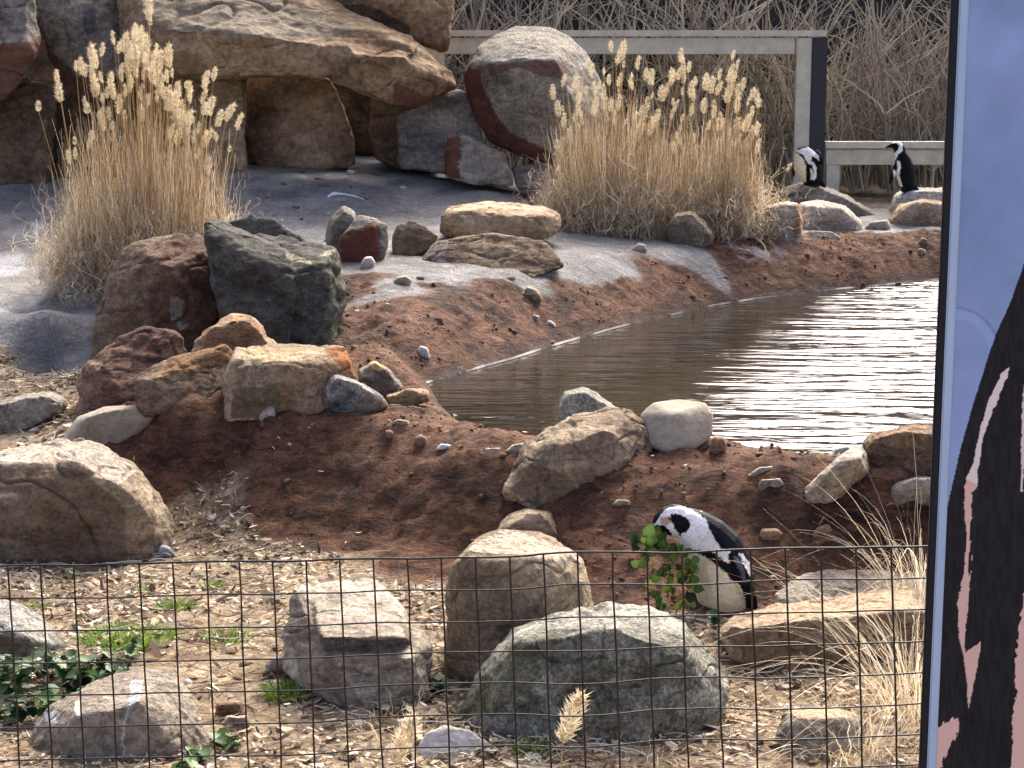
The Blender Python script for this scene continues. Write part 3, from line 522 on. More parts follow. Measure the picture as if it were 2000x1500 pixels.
# --- stones on the far bank
R('rock', 'small pointed grey rock leaning on the red broken rock', 'cliffgrey', [(634, 465, 0), (648, 422, 0), (672, 399, .1), (694, 412, .2), (704, 480, -.4), (690, 512, -.5), (642, 512, -.5)], base=(665, 506), th=0.16, fill=True, cat='rock')
R('rock', 'red broken rock with dark horizontal crack on the far bank', 'cliffgrey', [(660, 480, -.6), (690, 440, -.2), (700, 418, .4), (735, 425, .4), (762, 440, .2), (755, 500, -.4), (735, 516, -.7), (670, 520, -.8), (665, 462, -.7), (735, 440, -.5)], base=(700, 516), th=0.17, paint=[([(660, 470), (668, 455), (735, 432), (745, 505), (665, 520)], srgb(104, 58, 44), .95)], cat='rock')
R('rock', 'dark flat topped rock right of the red broken rock', 'cliffdark', [(764, 470, -.3), (770, 440, .2), (800, 428, .3), (830, 440, .2), (858, 462, 0), (845, 485, -.5), (800, 506, -.8), (768, 505, -.8)], base=(800, 502), th=0.17, paint=[([(770, 438), (800, 430), (820, 445), (770, 452)], srgb(150, 144, 128), .6)], cat='rock')
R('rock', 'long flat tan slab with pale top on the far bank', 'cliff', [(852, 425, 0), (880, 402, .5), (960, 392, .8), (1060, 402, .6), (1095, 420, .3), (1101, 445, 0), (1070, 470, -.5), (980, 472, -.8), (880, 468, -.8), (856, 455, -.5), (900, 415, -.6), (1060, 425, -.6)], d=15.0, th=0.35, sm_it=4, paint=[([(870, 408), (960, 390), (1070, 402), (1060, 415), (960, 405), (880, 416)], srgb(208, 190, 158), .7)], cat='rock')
R('rock', 'brown concrete lump under the long flat tan slab', 'brown', [(800, 530, -.5), (850, 470, .2), (960, 455, .4), (1060, 470, .3), (1105, 520, -.2), (1040, 545, -.8), (840, 545, -.8)], base=(940, 532), th=0.35, sm_it=7, cat='rock', paint=[([(800, 480), (880, 465), (860, 540), (790, 540)], srgb(140, 134, 130), .6), ([(805, 525), (815, 508), (845, 506), (846, 540), (805, 540)], srgb(104, 58, 44), .8)])
R('rock', 'dark brown rock set into the lump below the flat slab', 'brown', [(982, 505, -.4), (1000, 478, .1), (1045, 470, .3), (1080, 490, .2), (1105, 515, 0), (1060, 532, -.6), (990, 532, -.7)], d=14.35, th=0.16, cat='rock')
R('rock', 'tan and grey rock at the foot of the right feathery grass', 'tan', [(1300, 450, 0), (1315, 415, .3), (1350, 410, .4), (1380, 435, .3), (1396, 465, 0), (1385, 485, -.6), (1310, 490, -.7), (1330, 430, -.4)], base=(1350, 482), th=0.2, paint=[([(1300, 440), (1340, 435), (1360, 485), (1300, 490)], srgb(108, 98, 82), .7)], fill=True, cat='rock')
R('rock', 'blocky beige rock with orange right edge below the fence', 'pale', [(1478, 430, -.2), (1490, 402, .3), (1530, 393, .4), (1565, 398, .4), (1570, 440, 0), (1560, 470, -.4), (1490, 472, -.7), (1555, 405, -.3)], base=(1525, 468), th=0.22, paint=[([(1552, 400), (1572, 398), (1572, 470), (1552, 470)], srgb(178, 118, 72), .7)], fill=True, cat='rock')
R('rock', 'long rounded pale rock beside the blocky beige rock', 'pale', [(1555, 420, 0), (1560, 395, .4), (1600, 388, .6), (1650, 402, .5), (1688, 435, .1), (1680, 462, -.5), (1600, 468, -.7), (1558, 462, -.6)], d=17.3, th=0.26, sm_it=5, fill=True, cat='rock')
R('rock', 'broad grey brown rock carrying the preening penguin', 'cliffgrey', [(1500, 395, -.2), (1530, 365, .2), (1565, 354, .5), (1600, 360, .5), (1660, 385, .3), (1725, 425, 0), (1700, 445, -.5), (1520, 440, -.6), (1570, 372, -.4)], d=18.6, th=0.35, fill=True, cat='rock', paint=[([(1520, 365), (1570, 352), (1610, 362), (1580, 372), (1530, 380)], srgb(176, 164, 142), .6)])
R('rock', 'pale rock carrying the upright penguin by the sign', 'pale', [(1730, 420, 0), (1745, 382, .2), (1770, 368, .5), (1840, 366, .5), (1900, 372, .4), (1920, 430, 0), (1820, 450, -.6), (1740, 450, -.6)], d=18.6, th=0.35, fill=True, cat='rock', paint=[([(1745, 370), (1800, 366), (1790, 400), (1760, 400)], srgb(200, 204, 210), .5)])
R('rock', 'tan angular rock in front of the upright penguin rock', 'tan', [(1728, 440, -.1), (1755, 400, .3), (1800, 388, .5), (1860, 395, .4), (1880, 450, 0), (1830, 470, -.7), (1740, 458, -.7), (1765, 410, -.5)], d=17.8, th=0.3, fill=True, cat='rock', paint=[([(1770, 430), (1810, 415), (1830, 460), (1770, 460)], srgb(120, 108, 90), .5)])
for i, (lab, st, pts, b, t) in enumerate([
    ('thin flat pale stone in front of the long rounded pale rock', 'pale', [(1564, 466, 0), (1580, 450, .3), (1625, 452, .3), (1648, 466, 0), (1600, 472, -.6)], (1600, 470), .09),
    ('flat pale stone between the penguin rocks', 'pale', [(1688, 446, 0), (1700, 432, .3), (1735, 428, .3), (1742, 446, 0), (1710, 452, -.5)], (1715, 449), .09),
    ('white angular stone in front of the red broken rock', 'white', [(703, 518, 0), (712, 502, .2), (727, 500, .2), (735, 515, 0), (722, 527, -.5), (706, 526, -.5)], (718, 525), .06),
    ('oval beige stone on the grey shelf above the bank', 'smooth', [(766, 552, 0), (775, 540, .2), (795, 537, .3), (806, 548, .1), (795, 560, -.5), (772, 560, -.5)], (785, 558), .07),
    ('tan rounded stone stuck in the far bank slope', 'tan', [(1016, 575, 0), (1030, 557, .3), (1050, 565, .3), (1062, 585, 0), (1050, 595, -.4), (1025, 590, -.5)], (1040, 590), .08),
    ('white stone half buried low in the far bank', 'white', [(812, 688, 0), (820, 674, .2), (836, 680, .2), (841, 700, 0), (828, 706, -.3)], (826, 702), .05),
    ('small pale stone near the waterline of the far bank', 'white', [(1064, 632, 0), (1072, 624, .2), (1084, 632, .2), (1088, 646, 0), (1076, 642, -.3)], (1078, 640), .04),
    ('small tan stone beside the pale waterline stone', 'pale', [(1034, 620, 0), (1042, 613, .2), (1056, 618, .2), (1052, 630, 0), (1040, 628, -.3)], (1045, 626), .04),
    ('wide flat orange stone on the bank below the feathery grass', 'yellow', [(1428, 492, 0), (1445, 484, .2), (1468, 488, .2), (1472, 500, 0), (1440, 502, -.4)], (1450, 499), .06),
    ('pale stone low on the bank close to the sign', 'tan', [(1786, 495, 0), (1796, 483, .2), (1808, 488, .2), (1810, 500, 0), (1795, 502, -.3)], (1798, 499), .06),
    ('tan stone on the bank just left of the sign', 'tan', [(1790, 478, 0), (1800, 462, .2), (1812, 468, .2), (1808, 482, 0)], (1800, 480), .05),
    ('dark grey stone beside the fallen white feather', 'cliffgrey', [(495, 385, 0), (505, 372, .2), (528, 376, .2), (535, 388, 0), (510, 392, -.4)], (512, 388), .06),
    ('white stone at the foot of the wide cave pillar', 'white', [(672, 340, 0), (682, 330, .2), (694, 334, .2), (694, 344, 0)], (684, 342), .05),
    ('cream stone at the foot of the right feathery grass', 'pale', [(1230, 490, 0), (1245, 474, .2), (1262, 478, .2), (1266, 492, 0), (1240, 496, -.3)], (1248, 492), .05),
    ('pale flat stone in the middle of the front soil bank', 'white', [(848, 878, 0), (862, 866, .2), (884, 868, .2), (886, 878, 0), (860, 884, -.3)], (866, 881), .05),
    ('bright cream flat stone left of the large tan boulder', 'pale', [(982, 884, 0), (1000, 868, .2), (1035, 864, .2), (1032, 878, 0), (990, 892, -.4)], (1005, 888), .06),
    ('white flat stone on the near bank by the water', 'white', [(936, 882, 0), (950, 874, .2), (980, 874, .2), (982, 882, 0), (950, 888, -.3)], (958, 885), .05),
    ('thin bent tan stone on the soil below the blue grey stone', 'tan', [(762, 828, 0), (775, 818, .2), (800, 822, .2), (804, 838, 0), (780, 834, -.3)], (785, 832), .04),
]): R('stone', lab, st, pts, base=b, th=t, sm_it=4, vpx=2.5, cat='stone')
# --- near bank
R('boulder', 'large tan boulder leaning on the near bank of the pond', 'tan', [(978, 955, -.2), (1030, 870, .3), (1110, 812, .6), (1190, 794, .7), (1255, 806, .6), (1278, 850, .4), (1275, 890, .1), (1220, 950, -.4), (1145, 998, -.8), (1060, 1000, -.9), (990, 975, -.7), (1060, 880, -.6), (1180, 850, -.7)], base=(1100, 996), th=0.3, sm_it=3, paint=[([(1090, 860), (1230, 840), (1270, 880), (1150, 985), (1120, 930)], srgb(150, 116, 98), .5), ([(985, 950), (1100, 920), (1150, 985), (1060, 1000)], srgb(126, 104, 78), .6)], cat='boulder', vpx=3.5)
R('boulder', 'smooth pale round boulder at the water edge', 'smooth', [(1248, 810, 0), (1275, 785, .3), (1330, 778, .5), (1380, 785, .4), (1395, 810, .1), (1393, 850, -.2), (1360, 880, -.6), (1300, 888, -.8), (1262, 870, -.5), (1320, 810, -.7)], base=(1320, 884), th=0.18, sm_it=12, amp=.4, cat='boulder')
R('rock', 'grey brown rock standing in the water behind the tan boulder', 'lichen', [(1088, 795, 0), (1100, 762, .2), (1140, 756, .4), (1190, 785, .3), (1225, 815, 0), (1190, 850, -.6), (1100, 850, -.6)], d=9.75, th=0.2, fill=True, cat='rock')
R('stone', 'small orange stone at the right of the pale round boulder', 'yellow', [(1384, 868, 0), (1395, 848, .2), (1415, 852, .2), (1421, 872, 0), (1410, 892, -.5), (1390, 888, -.5)], base=(1402, 889), th=0.06, sm_it=5, cat='stone')
R('rock', 'pale tan slab lying across the bank near the sign', 'pale', [(1572, 955, -.6), (1600, 930, -.2), (1640, 890, .3), (1680, 870, .6), (1696, 890, .4), (1700, 915, .1), (1660, 955, -.5), (1615, 984, -1), (1575, 980, -1)], d=ground_d(1610, 984) + .04, th=0.2, sm_it=2, paint=[([(1570, 950), (1690, 890), (1700, 915), (1612, 985), (1572, 978)], srgb(190, 166, 122), .6)], fill=True, cat='rock')
R('rock', 'brown rock with rough top half hidden behind the sign', 'brown', [(1688, 865, -.2), (1700, 848, .2), (1770, 830, .5), (1830, 830, .6), (1900, 850, .4), (1900, 930, -.3), (1790, 930, -.9), (1700, 925, -.8), (1695, 880, -.6)], d=8.85, th=0.25, paint=[([(1690, 845), (1810, 828), (1810, 880), (1700, 868)], srgb(166, 134, 100), .6)], fill=True, cat='rock')
R('stone', 'rough whitish stone at the waterline near the sign', 'white', [(1612, 905, 0), (1630, 872, .2), (1660, 868, .3), (1672, 895, 0), (1640, 915, -.5)], d=9.05, th=0.09, fill=True, cat='stone')
R('stone', 'tan lumpy stone at the end of the water near the sign', 'tan', [(1562, 905, 0), (1575, 884, .2), (1600, 880, .3), (1622, 895, .1), (1605, 925, -.5), (1570, 925, -.5)], d=9.0, th=0.1, fill=True, cat='stone')
R('rock', 'grey stone under the dry grass right of the pale slab', 'grey', [(1735, 950, 0), (1790, 930, .3), (1860, 935, .3), (1870, 990, -.5), (1745, 985, -.6)], d=8.6, th=0.2, fill=True, cat='rock')
R('rock', 'broad brown rock under the right end of the near bank', 'brown', [(1690, 960, 0), (1740, 905, .3), (1850, 900, .4), (1880, 1000, -.4), (1720, 1010, -.6)], d=9.0, th=0.22, fill=True, cat='rock')
for lab, st, pts, b, t in [
    ('thin flat cream stone on the bank slope above its twin', 'pale', [(1455, 930, 0), (1480, 912, .2), (1515, 909, .2), (1518, 918, 0), (1475, 938, -.5)], (1475, 937), .06),
    ('blocky cream stone on the bank slope below a flat one', 'pale', [(1477, 950, 0), (1485, 935, .2), (1525, 932, .3), (1535, 945, 0), (1515, 965, -.4), (1482, 975, -.5)], (1500, 972), .07),
    ('oval tan stone on the dark soil below the large tan boulder', 'tan', [(1192, 985, 0), (1205, 974, .2), (1232, 976, .2), (1237, 988, 0), (1210, 994, -.4)], (1215, 992), .05),
    ('square tan stone in the dark bank right of the penguin', 'yellow', [(1482, 1045, 0), (1488, 1031, .2), (1520, 1032, .2), (1530, 1042, .1), (1515, 1066, -.3), (1490, 1062, -.4)], (1503, 1064), .06),
    ('upright tan stone in the dark bank before the dry grass', 'yellow', [(1583, 1050, 0), (1595, 1030, .1), (1620, 1023, .2), (1626, 1035, .1), (1608, 1062, -.3), (1590, 1082, -.4)], (1598, 1078), .06)]:
    R('stone', lab, st, pts, base=b, th=t, sm_it=4, vpx=2.2, cat='stone')
# --- foreground
R('rock', 'rounded tan rock wedged behind the tall blocky rock', 'tan', [(962, 1040, 0), (990, 1005, .3), (1030, 994, .5), (1075, 1000, .4), (1096, 1040, .1), (1090, 1110, -.5), (980, 1110, -.6)], d=8.55, th=0.2, fill=True, cat='rock')
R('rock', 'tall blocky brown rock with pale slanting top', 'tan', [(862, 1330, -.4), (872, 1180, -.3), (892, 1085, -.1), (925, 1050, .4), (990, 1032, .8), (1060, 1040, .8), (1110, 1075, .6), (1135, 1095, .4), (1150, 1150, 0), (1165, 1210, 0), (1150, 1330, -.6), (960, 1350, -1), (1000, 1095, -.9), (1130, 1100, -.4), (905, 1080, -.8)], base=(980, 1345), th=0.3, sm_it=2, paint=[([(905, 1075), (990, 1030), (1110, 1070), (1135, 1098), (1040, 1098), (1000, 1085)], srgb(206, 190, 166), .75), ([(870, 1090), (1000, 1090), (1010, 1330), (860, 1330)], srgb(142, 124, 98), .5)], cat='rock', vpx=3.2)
R('rock', 'pale stepped rock with a grey shaded left side', 'pale', [[(555, 1245, 0), (590, 1188, .5), (700, 1190, .8), (815, 1212, .7), (842, 1262, .1), (838, 1388, -.5), (740, 1402, -.9), (690, 1390, -.9), (600, 1345, -.6), (640, 1284, -.8), (805, 1284, -.7)],
  [(605, 1142, .75), (660, 1131, 1), (740, 1135, 1), (795, 1185, .9), (815, 1262, .3), (610, 1262, .1), (625, 1155, .75), (760, 1157, .75)],
  [(556, 1245, -.1), (574, 1150, .3), (598, 1138, .6), (616, 1152, .5), (628, 1240, 0), (655, 1312, -.7), (600, 1350, -.55), (555, 1308, -.2)]], base=(720, 1392), th=0.35, sm_it=2, cuts=0, amp=.7, paint=[([(550, 1180), (585, 1150), (640, 1250), (660, 1310), (720, 1390), (600, 1370)], srgb(140, 126, 108), .6)], cat='rock', vpx=3.2, strat=.8)  # shade of the left side painted as a greyer patch
R('boulder', 'big mossy lichen covered boulder behind the wire fence', 'lichen', [(888, 1400, -.2), (940, 1310, .1), (1000, 1235, .4), (1090, 1210, .6), (1190, 1187, .7), (1270, 1192, .7), (1340, 1225, .5), (1395, 1280, .2), (1424, 1340, -.1), (1415, 1400, -.4), (1370, 1440, -.6), (1260, 1465, -.9), (1100, 1470, -.9), (930, 1440, -.7), (1020, 1260, -.5), (1200, 1230, -.6), (1330, 1270, -.6)], base=(1180, 1462), th=0.36, sm_it=5, paint=[([(890, 1400), (960, 1300), (1040, 1260), (1060, 1330), (960, 1400)], srgb(98, 100, 60), .55), ([(1100, 1400), (1300, 1390), (1420, 1400), (1370, 1460), (1100, 1475)], srgb(150, 136, 112), .5), ([(1000, 1235), (1190, 1185), (1280, 1190), (1350, 1230), (1290, 1225), (1100, 1230)], srgb(206, 202, 188), .5)], cat='boulder', vpx=3.0)  # moss patch is its own; the bright upper edge is painted light
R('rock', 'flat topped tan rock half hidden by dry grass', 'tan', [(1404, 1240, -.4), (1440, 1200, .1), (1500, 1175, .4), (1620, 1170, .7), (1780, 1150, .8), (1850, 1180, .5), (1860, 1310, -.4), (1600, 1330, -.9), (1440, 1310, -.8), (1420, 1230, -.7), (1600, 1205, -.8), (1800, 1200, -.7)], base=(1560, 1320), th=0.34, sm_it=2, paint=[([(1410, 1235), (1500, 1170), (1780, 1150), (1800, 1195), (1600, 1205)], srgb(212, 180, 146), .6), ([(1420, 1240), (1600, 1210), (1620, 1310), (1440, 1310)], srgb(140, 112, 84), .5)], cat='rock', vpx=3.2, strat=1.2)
R('rock', 'grey tan rock behind the flat topped tan rock', 'pale', [(1512, 1165, -.2), (1540, 1130, .3), (1620, 1112, .6), (1740, 1112, .7), (1820, 1135, .5), (1830, 1220, -.4), (1520, 1220, -.6)], d=ground_d(1560, 1320) + .95, th=0.28, cat='rock')
R('rock', 'dark faced rock low in the dry grass by the sign', 'grey', [(1512, 1440, -.2), (1530, 1395, .2), (1580, 1376, .5), (1650, 1385, .5), (1700, 1410, .3), (1710, 1520, -.4), (1560, 1530, -.8), (1520, 1520, -.6), (1560, 1400, -.5)], base=(1600, 1500), th=0.22, paint=[([(1530, 1385), (1650, 1380), (1690, 1400), (1560, 1405)], srgb(214, 186, 148), .7)], cat='rock')
R('boulder', 'rounded boulder with white dropping streak at the lower left', 'grey', [(30, 1560, -.3), (48, 1460, -.1), (100, 1380, .2), (180, 1335, .5), (270, 1308, .7), (330, 1315, .6), (375, 1360, .3), (410, 1430, 0), (420, 1540, -.4), (240, 1600, -1), (100, 1590, -.9), (270, 1370, -.7), (160, 1400, -.7)], base=(230, 1499), th=0.3, sm_it=8, strat=.2, paint=[([(-20, 1300), (450, 1300), (450, 1620), (-20, 1620)], srgb(158, 142, 122), .55), ([(258, 1328), (280, 1328), (276, 1362), (262, 1380), (254, 1392), (246, 1420), (244, 1490), (238, 1490), (241, 1420), (248, 1385)], srgb(206, 208, 210), .75), ([(85, 1390), (115, 1390), (110, 1410), (85, 1408)], srgb(226, 228, 230), .8), ([(150, 1370), (165, 1372), (158, 1400), (148, 1404)], srgb(226, 228, 230), .8)], cat='boulder', vpx=3.0)
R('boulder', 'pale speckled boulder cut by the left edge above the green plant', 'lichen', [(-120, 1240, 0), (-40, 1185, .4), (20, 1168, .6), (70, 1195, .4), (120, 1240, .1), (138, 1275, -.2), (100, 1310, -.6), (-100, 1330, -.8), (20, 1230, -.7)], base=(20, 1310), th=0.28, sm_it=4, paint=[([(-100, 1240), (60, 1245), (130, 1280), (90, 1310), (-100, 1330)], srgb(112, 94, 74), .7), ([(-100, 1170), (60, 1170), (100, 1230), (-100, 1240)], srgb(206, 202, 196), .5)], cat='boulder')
R('stone', 'smooth white egg shaped stone at the bottom edge', 'white', [(815, 1460, 0), (830, 1430, .2), (870, 1416, .4), (920, 1425, .3), (955, 1455, .1), (950, 1500, -.4), (880, 1525, -.8), (825, 1505, -.5)], base=(880, 1499), th=0.11, sm_it=9, amp=.5, paint=[([(910, 1420), (960, 1450), (945, 1510), (905, 1510), (920, 1465)], srgb(164, 156, 152), .6)], cat='stone', vpx=3)  # shade on the right facet painted darker
R('stone', 'square reddish stone on the gravel beside the streaked boulder', 'rust', [(420, 1400, -.3), (424, 1372, .2), (475, 1370, .3), (480, 1400, 0), (450, 1415, -.5)], base=(450, 1408), th=0.07, sm_it=2, vpx=2.5, cat='stone')
R('stone', 'pale square stone in front of the reddish one', 'pale', [(432, 1420, -.3), (442, 1398, .2), (485, 1398, .3), (492, 1424, 0), (455, 1430, -.5)], base=(462, 1427), th=0.07, sm_it=2, vpx=2.5, cat='stone')
R('stone', 'rounded tan stone against the shaded side of the stepped rock', 'smooth', [(518, 1300, 0), (530, 1284, .3), (565, 1280, .3), (575, 1300, 0), (550, 1322, -.5), (522, 1318, -.5)], base=(545, 1320), th=0.08, sm_it=6, vpx=2.5, cat='stone')
R('stone', 'small white and grey stone beside the large left boulder', 'bluegrey', [(306, 1080, 0), (315, 1064, .2), (332, 1068, .2), (345, 1088, 0), (325, 1096, -.5)], base=(325, 1093), th=0.05, vpx=2.2, cat='stone', paint=[([(300, 1060), (340, 1060), (335, 1085), (315, 1090)], srgb(220, 222, 228), .8)])

# ------------------------------------------------------------------ railings at the back
def span(px0, px1, d): return P(px0, 60, d).x, P(px1, 60, d).x
def zat(py, d, px=1600): return P(px, py, d).z
D1 = 19.6
def rail_box(name, parent, px0, px1, py0, py1, d, dep, mat, yref=None, bev=0.006):
    x0 = P(px0, (py0 + py1) / 2, d).x; x1 = P(px1, (py0 + py1) / 2, d).x
    z1 = zat(py0, d); z0 = zat(py1, d)
    return part(name, box_mesh(name, x0, x1, d, d + dep, z0, z1, mat, bev), parent)
tf = empty('tall_railing', (P(1570, 360, D1).x, D1, 0.5), 'tall beige timber railing frame with wire infill behind the right grass', 'railing')
rail_box('cap_board', tf, 820, 1614, 59, 71, D1 - 0.06, 0.16, M_PAINT)
rail_box('beam', tf, 820, 1552, 74, 106, D1, 0.06, M_PAINT)
rail_box('post', tf, 1553, 1582, 74, 400, D1 - 0.004, 0.07, M_PAINT)
rail_box('post', tf, 840, 868, 74, 420, D1 - 0.004, 0.07, M_PAINT)
rail_box('corner_post', tf, 1583, 1612, 73, 400, D1 - 0.02, 0.14, M_BLACK)
xa, xb = span(868, 1553, D1); za, zb = 0.5, zat(106, D1)
vx = np.arange(xa, xb, 0.1); hz = np.arange(za, zb, 0.1)
pv = np.array([[[x, D1 + 0.05, za], [x, D1 + 0.05, zb]] for x in vx] + [[[xa, D1 + 0.054, z], [xb, D1 + 0.054, z]] for z in hz])
v, q = tubes(pv, np.full(pv.shape[:2], 0.0018), 3); tag(part('wire_infill', mesh_np('wire_infill', v, quads=q, mat=M_WIRE), tf), kind='stuff')
lf = empty('low_railing', (P(1700, 360, D1).x, D1, 0.5), 'low beige timber railing running behind the upright penguin', 'railing')
rail_box('cap_board', lf, 1613, 2120, 277, 290, D1 - 0.06, 0.16, M_PAINT)
rail_box('beam', lf, 1613, 2120, 292, 322, D1 + 0.004, 0.06, M_PAINT)
rail_box('post', lf, 1613, 1639, 323, 420, D1, 0.07, M_PAINT)
rail_box('post', lf, 2080, 2106, 323, 420, D1, 0.07, M_PAINT)

# ------------------------------------------------------------------ dark plank screen, evergreens and bare thicket behind the rail
scr = empty('plank_screen', (3.5, 24.6, 0.5), 'dark green horizontal plank screen glimpsed behind the bare shrubs', 'fence')
for i in range(17):
    z = 0.2 + i * 0.155
    part('plank', box_mesh('plank', -1.0, 9.5, 24.6 + 0.012 * (i % 2), 24.63 + 0.012 * (i % 2), z, z + 0.16, M_BOARD, 0.004), scr)
rng = np.random.default_rng(3)
def leaf_cloud(n, cen, rad, size, cols, rng, shell=0.55):
    u = rng.normal(size=(n, 3)); u /= np.linalg.norm(u, axis=1, keepdims=True)
    r = shell + (1 - shell) * rng.random(n) ** 0.6; bump = 1 + 0.22 * fbm(u * 2.3 + cen, 3, int(abs(cen[0]) * 10) % 90)
    c = np.asarray(cen) + u * np.asarray(rad) * (r * bump)[:, None]
    a = rng.normal(size=(n, 3)); a /= np.linalg.norm(a, axis=1, keepdims=True); b = np.cross(a, rng.normal(size=(n, 3))); b /= np.linalg.norm(b, axis=1, keepdims=True)
    s = size * rng.uniform(0.6, 1.3, (n, 1)); v = np.stack([c - a * s, c + b * s * 0.45, c + a * s, c - b * s * 0.45], 1).reshape(-1, 3)
    q = np.arange(n * 4).reshape(-1, 4); cl = np.asarray(cols)[rng.integers(0, len(cols), n)] * rng.uniform(0.7, 1.25, (n, 1))
    return v, q, np.repeat(np.c_[cl[:, :3], np.ones(n)], 4, 0)
EG = np.array([srgb(40, 56, 38), srgb(52, 70, 44), srgb(34, 46, 34), srgb(62, 76, 50)])
for k, (x, y, h, w, lab) in enumerate([(-1.6, 26.5, 7.4, 1.9, 'dark evergreen tree behind the rail next to the cliff'), (0.6, 27.2, 7.8, 2.0, 'tall dark evergreen tree behind the rounded grey boulder'), (2.0, 26.3, 7.2, 1.4, 'dark evergreen tree rising behind the right feathery grass'),
                                       (-4.5, 27.5, 8.5, 2.4, 'dark evergreen tree hidden mostly behind the brown cliff')]):
    t = empty('evergreen_tree', (x, y, 0.5), lab, 'tree', 'evergreen trees behind the rail')
    v, q = tubes(np.array([[[x, y, 0.4], [x + .05, y, h * .4], [x, y, h * .95]]]), np.array([[.14, .1, .02]]), 7)
    part('trunk', mesh_np('trunk', v, quads=q, col=np.tile(srgb(60, 48, 38), (len(v), 1)), mat=M_BARK), t)
    vs = [leaf_cloud(2600, (x, y, 0.5 + h * f), (w * s, w * s, h * .22), 0.11, EG, rng) for f, s in ((.2, 1.0), (.42, .95), (.64, .75), (.85, .45))]
    off = 0; VV = []; QQ = []; CC = []
    for a, b, c in vs: VV.append(a); QQ.append(b + off); CC.append(c); off += len(a)
    tag(part('crown', mesh_np('crown', np.concatenate(VV), quads=np.concatenate(QQ), col=np.concatenate(CC), mat=M_LEAF, smooth=False), t), kind='stuff')
# low evergreen underplanting that darkens the thicket
vs = [leaf_cloud(1500, (x, 23.9 + rng.uniform(-.2, .2), 1.0 + rng.uniform(-.2, .5)), (0.8, .4, .9), 0.09, EG, rng) for x in np.arange(-1.5, 3.6, 0.7)]
off = 0; VV = []; QQ = []; CC = []
for a, b, c in vs: VV.append(a); QQ.append(b + off); CC.append(c); off += len(a)
tag(obj('evergreen_hedge', mesh_np('evergreen_hedge', np.concatenate(VV), quads=np.concatenate(QQ), col=np.concatenate(CC), mat=M_LEAF, smooth=False)), 'dark evergreen undergrowth behind the tall railing', 'hedge', kind='stuff')

TW = np.array([srgb(146, 136, 119), srgb(162, 152, 134), srgb(116, 106, 91), srgb(180, 170, 151), srgb(130, 119, 103)])
def cane_set(x, y, z, n, h, rng, spread=0.35):
    P_ = []; R_ = []; C_ = []
    K = 9
    for i in range(n):
        b = np.array([x + rng.normal() * spread, y + rng.normal() * 0.2, z]); top = h * rng.uniform(0.6, 1.1)
        dirx = rng.normal() * 0.17; diry = rng.normal() * 0.1; t = np.linspace(0, 1, K)
        wig = np.cumsum(rng.normal(size=(K, 2)) * 0.017 * top, 0)
        pts = np.c_[b[0] + dirx * t * top * (0.6 + t) + wig[:, 0], b[1] + diry * t * top + wig[:, 1] * .5, b[2] + top * t]
        r0 = rng.uniform(0.008, 0.021); c = TW[rng.integers(0, 5)]
        P_.append(pts); R_.append(np.linspace(r0, r0 * 0.35, K)); C_.append(c)
        for j in range(rng.integers(3, 7)):
            s = rng.uniform(0.15, 0.9); p0 = pts[int(s * (K - 1))]; L = top * rng.uniform(0.18, 0.5); a = rng.uniform(-1, 1) * 1.0
            tt = np.linspace(0, 1, K); cv = rng.normal() * 0.35
            br = np.c_[p0[0] + L * (np.sin(a) * tt + cv * tt ** 2 * .5), p0[1] + rng.normal() * 0.15 * L * tt, p0[2] + L * (np.cos(a) * 0.9 * tt - rng.uniform(0, .35) * tt ** 2)] + np.cumsum(rng.normal(size=(K, 3)) * 0.012 * L, 0)
            P_.append(br); R_.append(np.linspace(r0 * .6, r0 * 0.18, K)); C_.append(TW[rng.integers(0, 5)])
    P_ = np.array(P_); v, q = tubes(P_, np.array(R_), 4)
    return v, q, np.repeat(np.array(C_), K * 4, 0)
shr = list(np.linspace(-0.9, 7.2, 30))
for k, x in enumerate(shr):
    y = 20.5 + (k * 7 % 5) * 0.45 + rng.uniform(-.1, .1)
    v, q, c = cane_set(x + rng.uniform(-.1, .1), y, 0.5, 25 if x > 2.6 else 15, rng.uniform(2.1, 2.35) + (.5 if x < 2.6 else 0), rng)
    loc = Vector((x, y, 0.5)); m = mesh_np('bare_shrub', v - np.array(loc), quads=q, col=c, mat=M_BARK)
    tag(obj('bare_shrub', m, loc=loc), 'leafless grey brown shrub of many tangled canes behind the railings', 'shrub', 'bare shrubs behind the railings')

# ------------------------------------------------------------------ feathery dry grass clumps
ST = np.array([srgb(190, 167, 133), srgb(208, 188, 155), srgb(163, 137, 107), srgb(224, 210, 182), srgb(138, 113, 87)])
def plume_mesh(name, L, W, rng, n=170):
    t = rng.random(n); prof = np.sin(np.pi * np.clip(t * 0.92 + 0.08, 0, 1)) ** 0.7
    a = rng.random(n) * 2 * math.pi; rr = W * prof * rng.random(n) ** .5
    c = np.c_[np.cos(a) * rr + 0.12 * L * t ** 2, np.sin(a) * rr, t * L]
    d = np.c_[np.cos(a) * .5, np.sin(a) * .5, 0.7 + 0 * a] + rng.normal(size=(n, 3)) * 0.35; d /= np.linalg.norm(d, axis=1, keepdims=True)
    s = np.cross(d, rng.normal(size=(n, 3))); s /= np.linalg.norm(s, axis=1, keepdims=True)
    l = L * 0.22 * rng.uniform(.5, 1.3, (n, 1)); w = 0.0042 * L / 0.25
    v = np.stack([c - s * w, c + s * w, c + d * l], 1).reshape(-1, 3)
    pc = np.array([srgb(224, 210, 178), srgb(238, 228, 202), srgb(204, 186, 150)])[rng.integers(0, 3, n)]
    return mesh_np(name, v, tris=np.arange(n * 3).reshape(-1, 3), col=np.repeat(pc, 3, 0), mat=M_STRAW, smooth=False)
